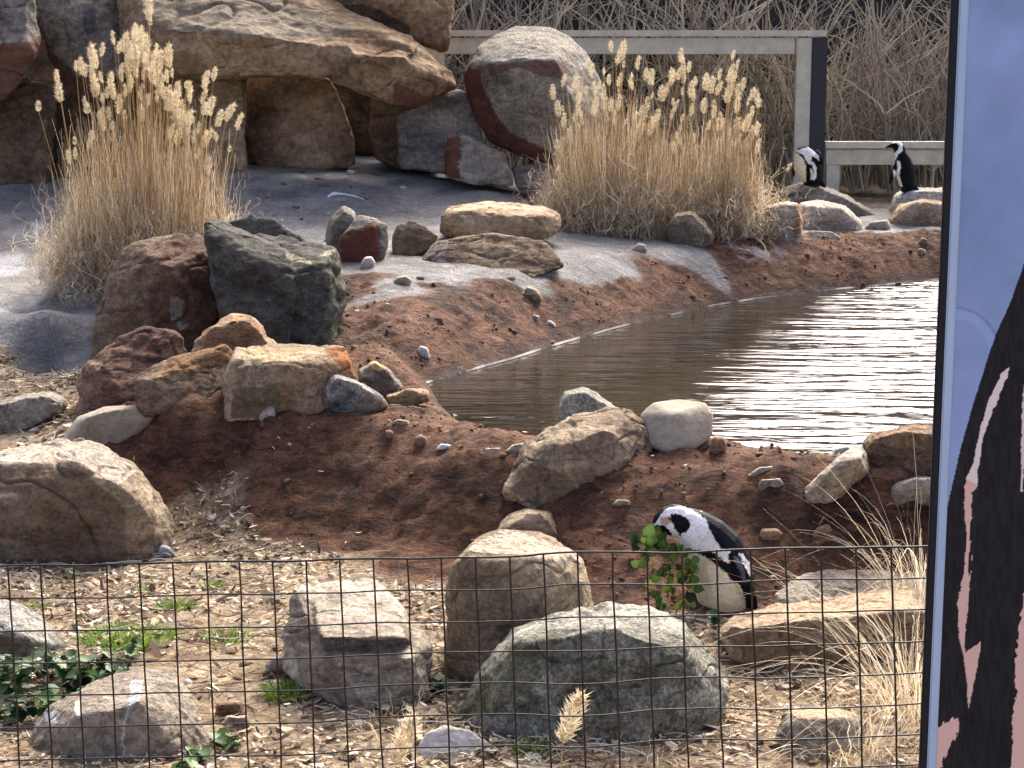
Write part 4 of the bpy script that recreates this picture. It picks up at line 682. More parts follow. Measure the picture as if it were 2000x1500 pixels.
def blades(n, cen, rad, hmin, hmax, rng, K=7, w=0.004, lean=0.25, curl=0.0, zfun=None, cols=ST, droop=0.0, shell=0.0, jit=.12):
    a = rng.random(n) * 2 * math.pi; r = np.sqrt(shell ** 2 + (1 - shell ** 2) * rng.random(n)); bx = np.cos(a) * r * rad[0]; by = np.sin(a) * r * rad[1]
    h = rng.uniform(hmin, hmax, n) * (1 - 0.25 * r ** 2)
    t = np.linspace(0, 1, K)[None, :]
    dx = (bx / rad[0] * lean + rng.normal(size=n) * jit)[:, None]; dy = (by / rad[1] * lean + rng.normal(size=n) * jit)[:, None]
    dr = (droop * rng.random(n))[:, None]
    x = cen[0] + bx[:, None] + dx * h[:, None] * t ** 1.6 * (1 + dr); y = cen[1] + by[:, None] + dy * h[:, None] * t ** 1.6 * (1 + dr)
    z = cen[2] + h[:, None] * (t - dr * t ** 3)
    pts = np.stack([x, y, z], -1)
    if curl: pts = pts + np.cumsum(rng.normal(size=(n, K, 3)) * curl, 1) * np.array([1, 1, .7])
    s = rng.normal(size=(n, 3)) * [1, 1, .15]; s /= np.linalg.norm(s, axis=1, keepdims=True)
    ww = w * (1 - 0.75 * t) * rng.uniform(.6, 1.3, (n, 1))
    v, q = ribbons(pts, ww, s); c = np.asarray(cols)[rng.integers(0, len(cols), n)] * rng.uniform(.75, 1.2, (n, 1)); c[:, 3] = 1
    return v, q, np.repeat(c, K * 2, 0), pts
def join(parts):
    off = 0; VV = []; QQ = []; CC = []
    for a, b, c in parts: VV.append(a); QQ.append(b + off); CC.append(c); off += len(a)
    return np.concatenate(VV), np.concatenate(QQ), np.concatenate(CC)
plumes = [plume_mesh('plume', L_, W_, rng, n_) for L_, W_, n_ in ((.15, .022, 300), (.11, .022, 260), (.18, .028, 340), (.09, .026, 240), (.13, .017, 220), (.16, .032, 320))]
def clump(label, cpx_, cpy_, d, rad, hblade, stems, rng, dense):
    c = P(cpx_, cpy_, d); c.z = float(height(c.x, d)[0]) - 0.03
    o = empty('feather_grass', c, label, 'grass', None)
    a = blades(dense, c, rad, hblade * .5, hblade, rng, K=12, w=0.0034, lean=.02, curl=.012, jit=.05)
    b = blades(dense, c, (rad[0] * 1.05, rad[1] * 1.1), hblade * .3, hblade * .85, rng, K=16, w=0.0032, lean=.05, curl=0.03, droop=.9, jit=.09)
    e = blades(dense, c, (rad[0] * 1.02, rad[1] * 1.05), hblade * .2, hblade * .7, rng, K=20, w=0.0046, lean=.08, curl=0.045, droop=1.3, cols=ST[[1, 3, 3, 0]], shell=.7, jit=.1)
    v, q, cl = join([x[:3] for x in (a, b, e)])
    tag(part('blades', mesh_np('blades', v, quads=q, col=cl, mat=M_STRAW, smooth=False), o), kind='stuff')
    SP = []; SR = []
    stems = list(stems) + [(x_ + rng.normal() * 14, y_ + abs(rng.normal()) * 30 + 4) for x_, y_ in stems] + [(x_ + rng.normal() * 20, y_ + rng.uniform(30, 90)) for x_, y_ in stems[::2]]
    for i, (sx, sy) in enumerate(stems):
        tip = P(sx, sy, d + rng.uniform(-.6, .6) * rad[1]); bx = c.x + (tip.x - c.x) * 0.62 + rng.normal() * .03; by = c.y + (tip.y - c.y) * .7
        t = np.linspace(0, 1, 6)[:, None]; b0 = np.array([bx, by, c.z]); tp = np.array(tip) - np.array([0, 0, .12])
        pts = b0 * (1 - t) + tp * t + np.c_[np.sin(t * 3.1) * rng.normal() * .015, t * 0, t * 0]
        SP.append(pts); SR.append(np.linspace(.0035, .002, 6))
        m = plumes[rng.integers(0, 6)]; pl = obj('plume', m, o, Vector(tp) - Vector(c)); dv = tp - b0; k = rng.uniform(.5, .95)
        pl.rotation_euler = (rng.normal() * .1, math.atan2(dv[0], dv[2]) * 1.2 + rng.normal() * .12, rng.normal() * .9); pl.scale = (k, k, k)
    v, q = tubes(np.array(SP), np.array(SR), 4)
    tag(part('stems', mesh_np('stems', v, quads=q, col=np.tile(srgb(200, 176, 132), (len(v), 1)), mat=M_STRAW), o), kind='stuff')
    return o
S1 = [(112, 130), (148, 108), (178, 110), (165, 118), (196, 78), (222, 55), (240, 70), (262, 40), (276, 45), (270, 75), (290, 8), (200, 130), (215, 140), (208, 160), (238, 110), (250, 118), (262, 100), (285, 105), (300, 95), (310, 110), (330, 100), (336, 120), (280, 125), (330, 150), (345, 165), (338, 185), (296, 130), (170, 190), (190, 200), (250, 150), (285, 180), (398, 140), (415, 125), (392, 170), (370, 170), (352, 205), (410, 195), (440, 205), (425, 215), (362, 225), (145, 250), (178, 250), (400, 245), (385, 230), (230, 190), (310, 150), (265, 60), (275, 65), (280, 90), (305, 80)]
S2 = [(1105, 130), (1120, 150), (1100, 190), (1145, 105), (1155, 125), (1170, 150), (1130, 175), (1195, 75), (1205, 100), (1215, 90), (1190, 140), (1245, 110), (1260, 130), (1235, 150), (1275, 140), (1210, 165), (1290, 170), (1330, 95), (1335, 100), (1345, 115), (1325, 130), (1300, 160), (1315, 180), (1360, 140), (1380, 150), (1430, 90), (1440, 110), (1435, 130), (1425, 120), (1400, 160), (1420, 175), (1450, 150), (1460, 180), (1440, 195), (1470, 200), (1480, 180), (1405, 210), (1375, 195), (1350, 200), (1460, 230), (1478, 240), (1250, 200), (1160, 200), (1180, 190), (1115, 230), (1100, 270), (1480, 260), (1330, 230), (1280, 215), (1220, 220), (1440, 235), (1395, 185), (1265, 180), (1145, 160), (1310, 140), (1180, 120)]
clump('tall clump of dry feathery grass before the cliff at left', 285, 520, 13.6, (.60, .4), 1.5, S1, rng, 1300)
clump('tall clump of dry feathery grass right of the big rounded boulder', 1205, 462, 16.3, (.58, .45), 1.33, [p for p in S2 if p[0] < 1330], rng, 1300)
clump('tall clump of dry feathery grass left of the tall railing post', 1400, 452, 16.5, (.38, .42), 1.2, [p for p in S2 if p[0] >= 1330], rng, 1000)

# ------------------------------------------------------------------ sparse dry grass before the sign, foxtails at the fence
def drygrass(name, label, cpx_, cpy_, n, rad, h, rng, d=None, lean=.9, cat='grass', cols=ST[[0, 1, 3, 3]], w=.0028, droop=1.1):
    c = P(cpx_, cpy_, d) if d else G(cpx_, cpy_); c.z = float(height(c.x, c.y)[0]) - .02
    o = empty(name, c, label, cat)
    a = blades(n, c, rad, h * .5, h, rng, K=10, w=w, lean=lean, curl=.006, droop=droop, cols=cols)
    b = blades(n // 2, c, rad, h * .25, h * .6, rng, K=9, w=w, lean=lean * 1.2, curl=.012, droop=droop, cols=cols)
    v, q, cl = join([a[:3], b[:3]])
    tag(part('blades', mesh_np('blades', v, quads=q, col=cl, mat=M_STRAW, smooth=False), o), kind='stuff'); return o
drygrass('dry_grass', 'sprawling pale dry grass clump at the left of the sign', 1790, 1380, 150, (.17, .3), .9, rng)
drygrass('dry_grass', 'thin arching dry grass at the bank beside the sign', 1800, 1190, 90, (.15, .2), 1.0, rng, lean=.7)
drygrass('dry_grass', 'low dry grass tangle around the dark faced rock', 1680, 1470, 130, (.2, .16), .36, rng)
drygrass('dry_grass', 'short dry grass wisps in front of the mossy boulder', 1230, 1480, 60, (.3, .1), .16, rng, w=.002)
drygrass('dry_grass', 'short dry grass wisps below the stepped pale rock', 800, 1420, 60, (.2, .14), .18, rng, w=.002)
def foxtail(px, py, d, label, rng):
    tip = P(px, py, d); g = float(height(tip.x, d)[0]); o = empty('foxtail_grass', (tip.x, d, g), label, 'grass')
    L = 0.15; m = plume_mesh('seed_head', L, .02, rng, 420); pl = obj('seed_head', m, o, (0.0, 0, tip.z - g - L)); pl.rotation_euler = (0, .25, 0)
    t = np.linspace(0, 1, 6)[:, None]; pts = np.array([tip.x - .03, d, g - .02]) * (1 - t) + np.array([tip.x, d, tip.z - L]) * t
    v, q = tubes(pts[None], np.full((1, 6), .0016), 4); part('stem', mesh_np('stem', v, quads=q, col=np.tile(srgb(190, 164, 120), (len(v), 1)), mat=M_STRAW), o)
foxtail(1100, 1352, 5.0, 'bent fuzzy foxtail seed head before the mossy boulder', rng)
foxtail(772, 1395, 5.0, 'upright fuzzy foxtail seed head left of the egg shaped stone', rng)

# ------------------------------------------------------------------ ground litter, gravel and pebbles
def litter(n, rng, thr, size, cols, name, kindlabel, region='g', ymax=13.0):
    x = rng.uniform(-3.6, 3.8, n * 3); y = rng.uniform(4.6, ymax, n * 3); k = masks(np.c_[x, y]); keep = (k[region] > thr) & (fbm(np.c_[x * 1.7, y * 1.7, x * 0], 3, 88) + rng.uniform(-.45, .55, len(x)) > 0)
    x = x[keep][:n]; y = y[keep][:n]; n = len(x); z = height(x, y) + .004
    a = rng.normal(size=(n, 3)) * [1, 1, .25]; a /= np.linalg.norm(a, axis=1, keepdims=True); b = np.cross(a, [0, 0, 1]) + rng.normal(size=(n, 3)) * .25; b /= np.linalg.norm(b, axis=1, keepdims=True)
    s = size * np.exp(rng.normal(size=(n, 1)) * .42 - .1); asp = rng.uniform(.12, .55, (n, 1)); c = np.c_[x, y, z + rng.random(n) * .014]
    up = np.array([[0, 0, 1.]]) * s * rng.uniform(-.1, .45, (n, 1))
    w_ = b * s * asp; r_ = lambda lo, hi: rng.uniform(lo, hi, (n, 1))
    v = np.stack([c - a * s, c - a * s * r_(.2, .6) + w_ * r_(.5, 1.1) + up * .3, c + a * s * r_(.2, .6) + w_ * r_(.6, 1.1) + up * .5, c + a * s + up, c + a * s * r_(.2, .6) - w_ * r_(.5, 1.1) + up * .2, c - a * s * r_(.2, .6) - w_ * r_(.5, 1.1) - up * .1], 1).reshape(-1, 3)
    cl = np.asarray(cols)[rng.integers(0, len(cols), n)] * rng.uniform(.7, 1.15, (n, 1)); cl[:, 3] = 1; i0 = np.arange(n) * 6
    o = obj(name, mesh_np(name, v, quads=np.stack([i0 + 1, i0 + 2, i0 + 4, i0 + 5], 1), tris=np.concatenate([np.stack([i0, i0 + 1, i0 + 5], 1), np.stack([i0 + 2, i0 + 3, i0 + 4], 1)]), col=np.repeat(cl, 6, 0), mat=M_LITTER, smooth=False)); return tag(o, kindlabel, 'litter', kind='stuff')
LC = np.array([srgb(208, 194, 168), srgb(230, 221, 202), srgb(176, 154, 126), srgb(112, 90, 72), srgb(184, 162, 132), srgb(92, 70, 58), srgb(78, 64, 54)])
litter(42000, rng, .45, .019, LC, 'leaf_litter', 'pale dry leaf and straw litter strewn over the ground')
litter(600, rng, .5, .026, LC[[2, 3, 4, 5, 6]], 'fallen_leaves', 'larger dry brown leaves lying on the litter')
litter(700, rng, .6, .016, LC[[0, 2, 3]], 'bank_litter', 'scattered dry chips on the red soil bank', 's')
n = 7000; x = rng.uniform(-3.4, 3.6, n); y = rng.uniform(4.7, 12, n); k = masks(np.c_[x, y])['g'] > .55; x = x[k]; y = y[k]; n = len(x); z = height(x, y)
th = rng.random(n) * 6.28; L = rng.uniform(.04, .13, n); t = np.linspace(-1, 1, 5)[None, :]; cv = rng.normal(size=(n, 1)) * .35
px_ = x[:, None] + L[:, None] * (np.cos(th)[:, None] * t - np.sin(th)[:, None] * cv * t ** 2); py_ = y[:, None] + L[:, None] * (np.sin(th)[:, None] * t + np.cos(th)[:, None] * cv * t ** 2)
pts = np.stack([px_, py_, height(px_.ravel(), py_.ravel()).reshape(n, 5) + .012 + rng.random((n, 1)) * .02], -1)
sd_ = np.tile([0.3, .3, .9], (n, 1)); v, q = ribbons(pts, np.full((n, 5), .0022), sd_); cl = LC[rng.integers(0, 5, n)]
tag(obj('straw_litter', mesh_np('straw_litter', v, quads=q, col=np.repeat(cl, 10, 0), mat=M_LITTER, smooth=False)), 'loose dry straws lying over the ground', 'litter', kind='stuff')

def clods(n, rng):
    x = rng.uniform(-3.2, 5.0, n * 4); y = rng.uniform(7.6, 17, n * 4); k = masks(np.c_[x, y])['s'] > .6; sd2 = pond_sd(np.c_[x, y]); dn = fbm(np.c_[x * 2, y * 2, x * 0], 3, 95) + rng.uniform(-.3, .3, len(x)) > .05
    k &= (sd2 > .05) & dn; x = x[k][:n]; y = y[k][:n]; n = len(x); z = height(x, y)
    bm = bmesh.new(); bmesh.ops.create_icosphere(bm, subdivisions=1, radius=1); bv = np.array([q.co[:] for q in bm.verts]); bf = np.array([[v.index for v in f.verts] for f in bm.faces]); bm.free()
    s_ = (.008 * np.exp(rng.normal(size=n) * .5))[:, None, None] * rng.uniform(.6, 1.3, (n, 1, 3)); v = bv[None] * (1 + rng.normal(size=(n, len(bv), 1)) * .18) * s_ + np.c_[x, y, z][:, None, :]
    c = np.array([srgb(92, 65, 50), srgb(106, 75, 57), srgb(124, 96, 78), srgb(84, 60, 47)])[rng.integers(0, 4, n)]
    o = obj('soil_clods', mesh_np('soil_clods', v.reshape(-1, 3), tris=(bf[None] + (np.arange(n) * len(bv))[:, None, None]).reshape(-1, 3), col=np.repeat(c, len(bv), 0), mat=M_BARK, smooth=False)); tag(o, 'small crumbs of red brown soil on the pond banks', 'soil', kind='stuff')
clods(3500, rng)
def stone_variants(k, rng, lvl=2):
    out = []
    for i in range(k):
        bm = bmesh.new(); bmesh.ops.create_icosphere(bm, subdivisions=lvl, radius=1); v = np.array([q.co[:] for q in bm.verts])
        for _ in range(5):
            nrm = rng.normal(size=3); nrm /= np.linalg.norm(nrm); dd = rng.uniform(.55, .85); s = v @ nrm; v -= np.outer(np.maximum(s - dd, 0) * .9, nrm)
        v *= (1 + .12 * fbm(v * 1.7 + i * 7, 2, i))[:, None]; v *= [1, rng.uniform(.6, .95), rng.uniform(.38, .62)]
        for q, c in zip(bm.verts, v): q.co = c
        m = bpy.data.meshes.new('pebble'); bm.to_mesh(m); bm.free(); m.polygons.foreach_set('use_smooth', np.ones(len(m.polygons), bool)); m.color_attributes.new('Col', 'FLOAT_COLOR', 'POINT').data.foreach_set('color', np.zeros(len(m.vertices) * 4, np.float32)); out.append(m)
    return out
sv = stone_variants(9, rng)
for m, s in zip(sv, ['tan', 'pale', 'white', 'rust', 'smooth', 'grey', 'pale', 'yellow', 'brown']): m.materials.append(_rm[s])
def scatter_pebbles(n, box, size, label, group, rng, region, thr, cat='pebble'):
    c = 0
    while c < n:
        px = rng.uniform(box[0], box[2]); py = rng.uniform(box[1], box[3]); g = G(px, py)
        if g.y > 19 or masks(np.array([[g.x, g.y]]))[region][0] < thr: 
            if rng.random() < .02: c += 1
            continue
        s = size * rng.uniform(.6, 1.7); o = obj('pebble', sv[rng.integers(0, 9)], loc=(g.x, g.y, g.z + s * .08)); o.scale = (s, s, s); o.rotation_euler = (rng.normal() * .15, rng.normal() * .15, rng.random() * 6.28)
        tag(o, label, cat, group); c += 1
scatter_pebbles(110, (0, 1090, 1780, 1490), .020, 'small loose stone among the straw litter inside the wire fence', 'pebbles on the foreground ground', rng, 'g', .5)
scatter_pebbles(30, (0, 705, 150, 860), .020, 'small loose stone on the gravel left of the rock pile', 'pebbles on the left gravel', rng, 'g', .4)
scatter_pebbles(18, (700, 480, 1800, 700), .024, 'small stone stuck in the far soil bank', 'pebbles in the far bank', rng, 's', .5)
scatter_pebbles(14, (330, 830, 1650, 1080), .018, 'small stone stuck in the near soil bank', 'pebbles in the near bank', rng, 's', .5)
scatter_pebbles(34, (440, 330, 1050, 560), .028, 'small stone lying on the grey concrete slope', 'pebbles on the concrete slope', rng, 'c', .5)

# ------------------------------------------------------------------ green plants
GR = np.array([srgb(100, 136, 44), srgb(126, 160, 58), srgb(80, 112, 38), srgb(146, 172, 80)])
for lab, px, py, n, r, h in [('bright green grass tuft left of the stepped pale rock', 345, 1190, 90, .08, .06), ('wide bright green grass patch above the streaked boulder', 250, 1250, 260, .2, .07), ('green grass patch in the middle of the litter', 440, 1248, 110, .11, .05),
                              ('green weed tuft at the foot of the stepped pale rock', 565, 1360, 90, .09, .08), ('small green tuft near the fence top wire', 418, 1150, 50, .05, .06), ('tiny green tuft below the large left boulder', 130, 1130, 50, .06, .05),
                              ('small green tuft above the speckled boulder', 75, 1190, 50, .05, .05), ('small green tuft under the mossy boulder', 1040, 1465, 60, .07, .06), ('little green tuft between far left stones', 270, 1155, 40, .04, .05)]:
    c = G(px, py); o = empty('grass_tuft', c, lab, 'grass')
    v, q, cl, _ = blades(n * 4, (c.x, c.y, c.z - .01), (r, r * .8), h * .5, h * 1.15, rng, K=5, w=.0038, lean=.6, droop=.5, cols=GR)
    tag(part('blades', mesh_np('blades', v, quads=q, col=cl, mat=M_LEAF, smooth=False), o), kind='stuff')
def leaf_mesh(name, L, W, c, heart=True):
    o = [(0, 0, 0), (-.55, -.08, .02), (-1.0, .28, .1), (-.8, .62, .06), (0, 1, -.1), (.8, .62, .06), (1.0, .28, .1), (.55, -.08, .02)] if heart else [(0, 0, 0), (-.6, .2, .03), (-1, .5, .08), (-.6, .8, .04), (0, 1, -.08), (.6, .8, .04), (1, .5, .08), (.6, .2, .03)]
    v = [(x * W, y * L, z * L) for x, y, z in o] + [(0, .45 * L, -.05 * L)]
    t = [(8, i, (i + 1) % 8) for i in range(8)]
    col = np.tile(c, (9, 1)).astype(float); col[8, :3] *= 1.25
    return mesh_np(name, np.array(v), tris=t, col=col, mat=M_LEAF)
DG = [leaf_mesh('leaf', .034, .017, srgb(*c)) for c in ((44, 66, 38), (58, 82, 46), (70, 96, 52), (86, 112, 60))] ; PUR = leaf_mesh('leaf', .026, .013, srgb(84, 62, 60))
def leafy(name, label, spots, rng, meshes, cat='plant', group=None, stemc=srgb(92, 84, 60), per=9):
    c0 = G(*spots[0][:2]); root = empty(name, c0, label, cat, group); SP = []
    for (px, py, h) in spots:
        g = G(px, py); tip = np.array([g.x + rng.normal() * .03, g.y + rng.normal() * .03, g.z + h]); t = np.linspace(0, 1, 5)[:, None]
        SP.append(np.array(g) * (1 - t) + tip * t)
        for j in range(per):
            s = rng.uniform(.25, 1.0); p = np.array(g) * (1 - s) + tip * s; l = obj('leaf', meshes[rng.integers(0, len(meshes))], root, Vector(p) - c0)
            l.rotation_euler = (rng.uniform(-.7, .5), rng.normal() * .3, rng.random() * 6.28); k = rng.uniform(.9, 1.8); l.scale = (k, k, k)
    for p_ in SP:
        v, q = tubes(p_[None], np.full((1, 5), .002), 4); part('stem', mesh_np('stem', v, quads=q, col=np.tile(stemc, (len(v), 1)), mat=M_LEAF), root)
    return root
leafy('nettle_plant', 'dark green leafy weeds beside the streaked boulder at lower left', [(rng.uniform(0, 240), rng.uniform(1325, 1420), rng.uniform(.05, .16)) for _ in range(48)] , rng, DG[:3], per=11)
leafy('nettle_plant', 'purple tipped green weeds above the streaked boulder', [(rng.uniform(140, 265), rng.uniform(1290, 1335), rng.uniform(.06, .11)) for _ in range(9)], rng, DG[1:] + [PUR], per=10)
leafy('weed', 'small dark green weed in the corner between mossy boulder and tan rock', [(1440, 1290, .09), (1420, 1270, .08), (1455, 1310, .06), (1410, 1250, .1), (1465, 1290, .07)], rng, DG, per=8)
leafy('weed', 'little green weed at the foot of the streaked boulder', [(430, 1470, .06), (460, 1465, .06), (400, 1485, .05), (345, 1499, .05), (370, 1490, .05), (445, 1455, .05)], rng, [DG[2], DG[3]], per=8)
leafy('weed', 'tiny dark weed at the base of the large left boulder', [(245, 1090, .05), (255, 1088, .04), (238, 1092, .04)], rng, DG[:3], per=7)
leafy('weed', 'tiny green weed below the tall blocky rock', [(860, 1355, .05), (850, 1350, .05)], rng, DG[:3], per=7)

# ------------------------------------------------------------------ penguins
BLK = np.array(srgb(19, 20, 25)); WHT = np.array(srgb(240, 240, 240)); CRM = np.array(srgb(234, 224, 192)); PNK = np.array(srgb(190, 160, 140)); GRY = np.array(srgb(84, 86, 94))
def penguin(label, d, rings, limbs, base, polys, vox, jitter, origin, group='penguins'):
    """rings: spine (px, py, half width px, half depth px); limbs: list of chains (px, py, depth px, half width px, half depth px)"""
    s = d / FPX; bm = bmesh.new()
    def loft(ch, S=18):
        pts = [P(c[0], c[1], d) for c in ch]; rs = []
        for i, c in enumerate(ch):
            a = pts[max(i - 1, 0)]; b = pts[min(i + 1, len(ch) - 1)]; t = (b - a); t.y = 0; t.normalize(); side = Vector((t.z, 0, -t.x))
            cen = pts[i] + Vector((0, c[2] * s, 0)); ring = []
            for k in range(S):
                an = 2 * math.pi * k / S; ring.append(bm.verts.new(cen + side * (math.cos(an) * c[3] * s) + Vector((0, math.sin(an) * c[4] * s, 0))))
            rs.append(ring)
        for i in range(len(rs) - 1):
            for k in range(S): bm.faces.new((rs[i][k], rs[i][(k + 1) % S], rs[i + 1][(k + 1) % S], rs[i + 1][k]))
        bm.faces.new(rs[0]); bm.faces.new(rs[-1])
    loft([(a, b, 0, c, e) for a, b, c, e in rings])
    for ch in limbs: loft(ch, 12)
    bmesh.ops.recalc_face_normals(bm, faces=bm.faces[:]); tm = bpy.data.meshes.new('t'); bm.to_mesh(tm); bm.free()
    m, v, e = remesh(tm, vox); v = smooth(v, e, 4, .5)
    v = v + 0
    px, py = proj(v); jx = fbm(v * 110 / (s * 450 / 1), 2, 4) * jitter; jy = fbm(v * 110 / (s * 450) + 7, 2, 5) * jitter
    col = np.tile(base, (len(v), 1)).astype(float)
    for poly, c in polys: col[inpoly(px + jx, py + jy, poly)] = c
    for _ in range(1): col = smooth(col, e, 1, .5)
    m.vertices.foreach_set('co', (v - np.array(origin)).astype(np.float32).ravel()); ca = m.color_attributes.new('Col', 'FLOAT_COLOR', 'POINT'); ca.data.foreach_set('color', col.astype(np.float32)[:, :4].ravel())
    m.polygons.foreach_set('use_smooth', np.ones(len(m.polygons), bool)); m.materials.clear(); m.materials.append(M_FEATHER); m.name = 'penguin'; m.update()
    return tag(obj('penguin', m, loc=origin), label, 'penguin', group)
g = G(1405, 1200); DP = g.y + .12
near_peng = penguin('penguin bending its head with a leafy green sprig in its beak', DP,
  [(1418, 1222, 36, 36), (1415, 1200, 53, 50), (1414, 1165, 59, 56), (1414, 1130, 59, 57), (1408, 1100, 59, 55), (1395, 1073, 57, 50), (1376, 1050, 50, 44), (1355, 1033, 42, 38), (1338, 1022, 35, 33), (1326, 1018, 28, 26)],
  [[(1346, 1019, 0, 18, 18), (1334, 1017, 0, 31, 29), (1316, 1016, 0, 34, 31), (1300, 1018, 0, 30, 26), (1288, 1022, 0, 21, 17), (1279, 1029, 0, 10, 9)],
   [(1294, 1022, 0, 14, 10), (1288, 1040, 0, 9, 7), (1285, 1054, 0, 6, 5), (1284, 1065, 0, 3, 3)],
   [(1428, 1082, -42, 10, 10), (1438, 1100, -54, 17, 8), (1450, 1130, -56, 16, 6), (1462, 1160, -52, 12, 5), (1470, 1188, -46, 6, 4)],
   [(1440, 1085, 42, 10, 10), (1455, 1115, 50, 15, 7), (1470, 1150, 50, 12, 5), (1479, 1185, 46, 6, 4)],
   [(1440, 1180, 0, 24, 20), (1462, 1205, 0, 14, 10), (1478, 1222, 0, 5, 5)],
   [(1385, 1205, -26, 16, 12), (1378, 1222, -28, 18, 16), (1372, 1228, -34, 14, 12)], [(1400, 1205, 26, 16, 12), (1394, 1222, 28, 18, 16), (1388, 1228, 22, 14, 12)]],
  WHT, [
  ([(1320, 1085), (1440, 1085), (1465, 1240), (1320, 1240)], CRM),
  ([(1270, 1030), (1276, 1006), (1290, 990), (1312, 980), (1340, 980), (1372, 1000), (1376, 1014), (1362, 1002), (1346, 993), (1326, 988), (1306, 992), (1291, 1003), (1282, 1020)], BLK),
  ([(1368, 1000), (1380, 1016), (1386, 1036), (1398, 1056), (1406, 1070), (1424, 1076), (1440, 1092), (1470, 1110), (1500, 1120), (1500, 1000), (1400, 980)], BLK),
  ([(1311, 1003), (1325, 1003), (1342, 1012), (1350, 1023), (1345, 1035), (1328, 1046), (1318, 1034), (1311, 1018)], BLK),
  ([(1270, 1026), (1298, 1026), (1312, 1042), (1300, 1070), (1270, 1070)], BLK),
  ([(1289, 1012), (1308, 1008), (1311, 1020), (1300, 1026), (1290, 1022)], PNK),
  ([(1340, 1072), (1366, 1074), (1388, 1076), (1404, 1086), (1422, 1100), (1440, 1106), (1456, 1122), (1466, 1150), (1444, 1140), (1430, 1134), (1416, 1116), (1395, 1101), (1375, 1086)], BLK),
  ([(1420, 1084), (1436, 1076), (1448, 1096), (1462, 1120), (1474, 1150), (1482, 1200), (1462, 1200), (1452, 1160), (1440, 1134), (1428, 1108)], BLK),
  ([(1430, 1086), (1437, 1084), (1452, 1108), (1460, 1140), (1452, 1140), (1444, 1112)], GRY),
  ([(1443, 1080), (1452, 1083), (1466, 1100), (1464, 1106), (1448, 1094)], WHT),
  ([(1402, 1076), (1424, 1080), (1418, 1096), (1408, 1088)], WHT),
  ([(1456, 1130), (1500, 1100), (1500, 1240), (1456, 1240)], BLK),
  ([(1350, 1213), (1430, 1213), (1430, 1240), (1350, 1240)], BLK)], .0036, 3, (P(1410, 1200, DP).x, DP, g.z))
# eye
def eye(px, py, d, dd, r):
    bm = bmesh.new(); bmesh.ops.create_uvsphere(bm, u_segments=10, v_segments=8, radius=r); m = bpy.data.meshes.new('eye'); bm.to_mesh(m); bm.free(); m.materials.append(M_SIGNFRAME); return m, P(px, py, d - dd)
em, ep = eye(1308, 1013, DP, .062, .006); obj('eye', em, near_peng, ep - near_peng.location)
DF = 18.45
g2 = P(1765, 372, DF)
penguin('upright penguin looking left on the pale rock by the sign', DF,
  [(1773, 374, 9, 9), (1772, 364, 15, 14), (1770, 346, 18.5, 17), (1767, 328, 18.5, 17), (1763, 313, 15.5, 14), (1758, 300, 11.5, 11), (1756, 290, 11.5, 11), (1751, 284, 10, 9), (1743, 284, 5.5, 5), (1737, 286, 3.2, 2.6), (1729, 288, 1.3, 1.2)],
  [[(1754, 314, -6, 5, 4), (1746, 330, -9, 6, 3), (1740, 346, -10, 5, 2.5), (1736, 358, -9, 2.5, 2)], [(1780, 318, 10, 4, 4), (1786, 335, 13, 5, 3), (1789, 352, 13, 3, 2)],
   [(1780, 358, 0, 8, 8), (1788, 368, 0, 5, 5), (1795, 374, 0, 2, 3)], [(1766, 366, -7, 5, 5), (1762, 375, -9, 6, 6)], [(1776, 368, 5, 5, 5), (1774, 376, 3, 6, 6)]],
  BLK, [([(1740, 277), (1746, 272), (1755, 273), (1763, 281), (1763, 295), (1754, 302), (1749, 313), (1743, 312), (1745, 301), (1754, 292), (1756, 284), (1750, 279), (1742, 280)], WHT),
        ([(1752, 314), (1758, 315), (1760, 326), (1757, 342), (1763, 364), (1757, 364), (1750, 344), (1753, 328)], WHT), ([(1744, 330), (1751, 336), (1752, 348), (1746, 350)], WHT)], .0055, 1.2, (g2.x, DF, g2.z))
g3 = P(1582, 362, DF)
penguin('preening penguin with its head tucked down in front of the black post', DF,
  [(1588, 366, 12, 11), (1587, 352, 19, 16), (1582, 335, 24, 19), (1577, 318, 25, 20), (1576, 304, 24, 19), (1578, 296, 20, 16), (1582, 290, 11, 10)],
  [[(1588, 300, -10, 12, 10), (1596, 306, -14, 9, 9), (1601, 314, -15, 5, 5), (1603, 322, -15, 2, 2)], [(1576, 316, -17, 6, 4), (1580, 332, -20, 7, 3), (1582, 348, -19, 4, 2.5), (1582, 356, -17, 2, 2)],
   [(1556, 318, 6, 4, 4), (1552, 332, 8, 4, 3), (1551, 346, 8, 2, 2)], [(1598, 350, 0, 9, 8), (1608, 362, 0, 4, 5), (1613, 366, 0, 2, 2)], [(1578, 358, -6, 7, 6), (1574, 366, -9, 8, 6)], [(1592, 360, 4, 7, 6), (1590, 367, 2, 8, 6)]],
  BLK, [([(1552, 296), (1566, 290), (1582, 288), (1590, 296), (1600, 305), (1600, 315), (1592, 308), (1586, 304), (1584, 316), (1574, 314), (1570, 304), (1560, 298)], WHT), ([(1550, 302), (1562, 298), (1570, 306), (1574, 318), (1574, 356), (1556, 350), (1551, 330)], CRM),
        ([(1577, 315), (1588, 315), (1594, 326), (1595, 345), (1590, 352), (1586, 350), (1590, 336), (1586, 322), (1578, 319)], WHT), ([(1583, 328), (1588, 334), (1588, 350), (1583, 352)], CRM), ([(1560, 298), (1568, 302), (1574, 314), (1573, 324), (1569, 310), (1560, 302)], BLK), ([(1570, 362), (1600, 362), (1600, 372), (1566, 372)], np.array(srgb(58, 48, 50)))], .0055, 1.0, (g3.x, DF, g3.z))
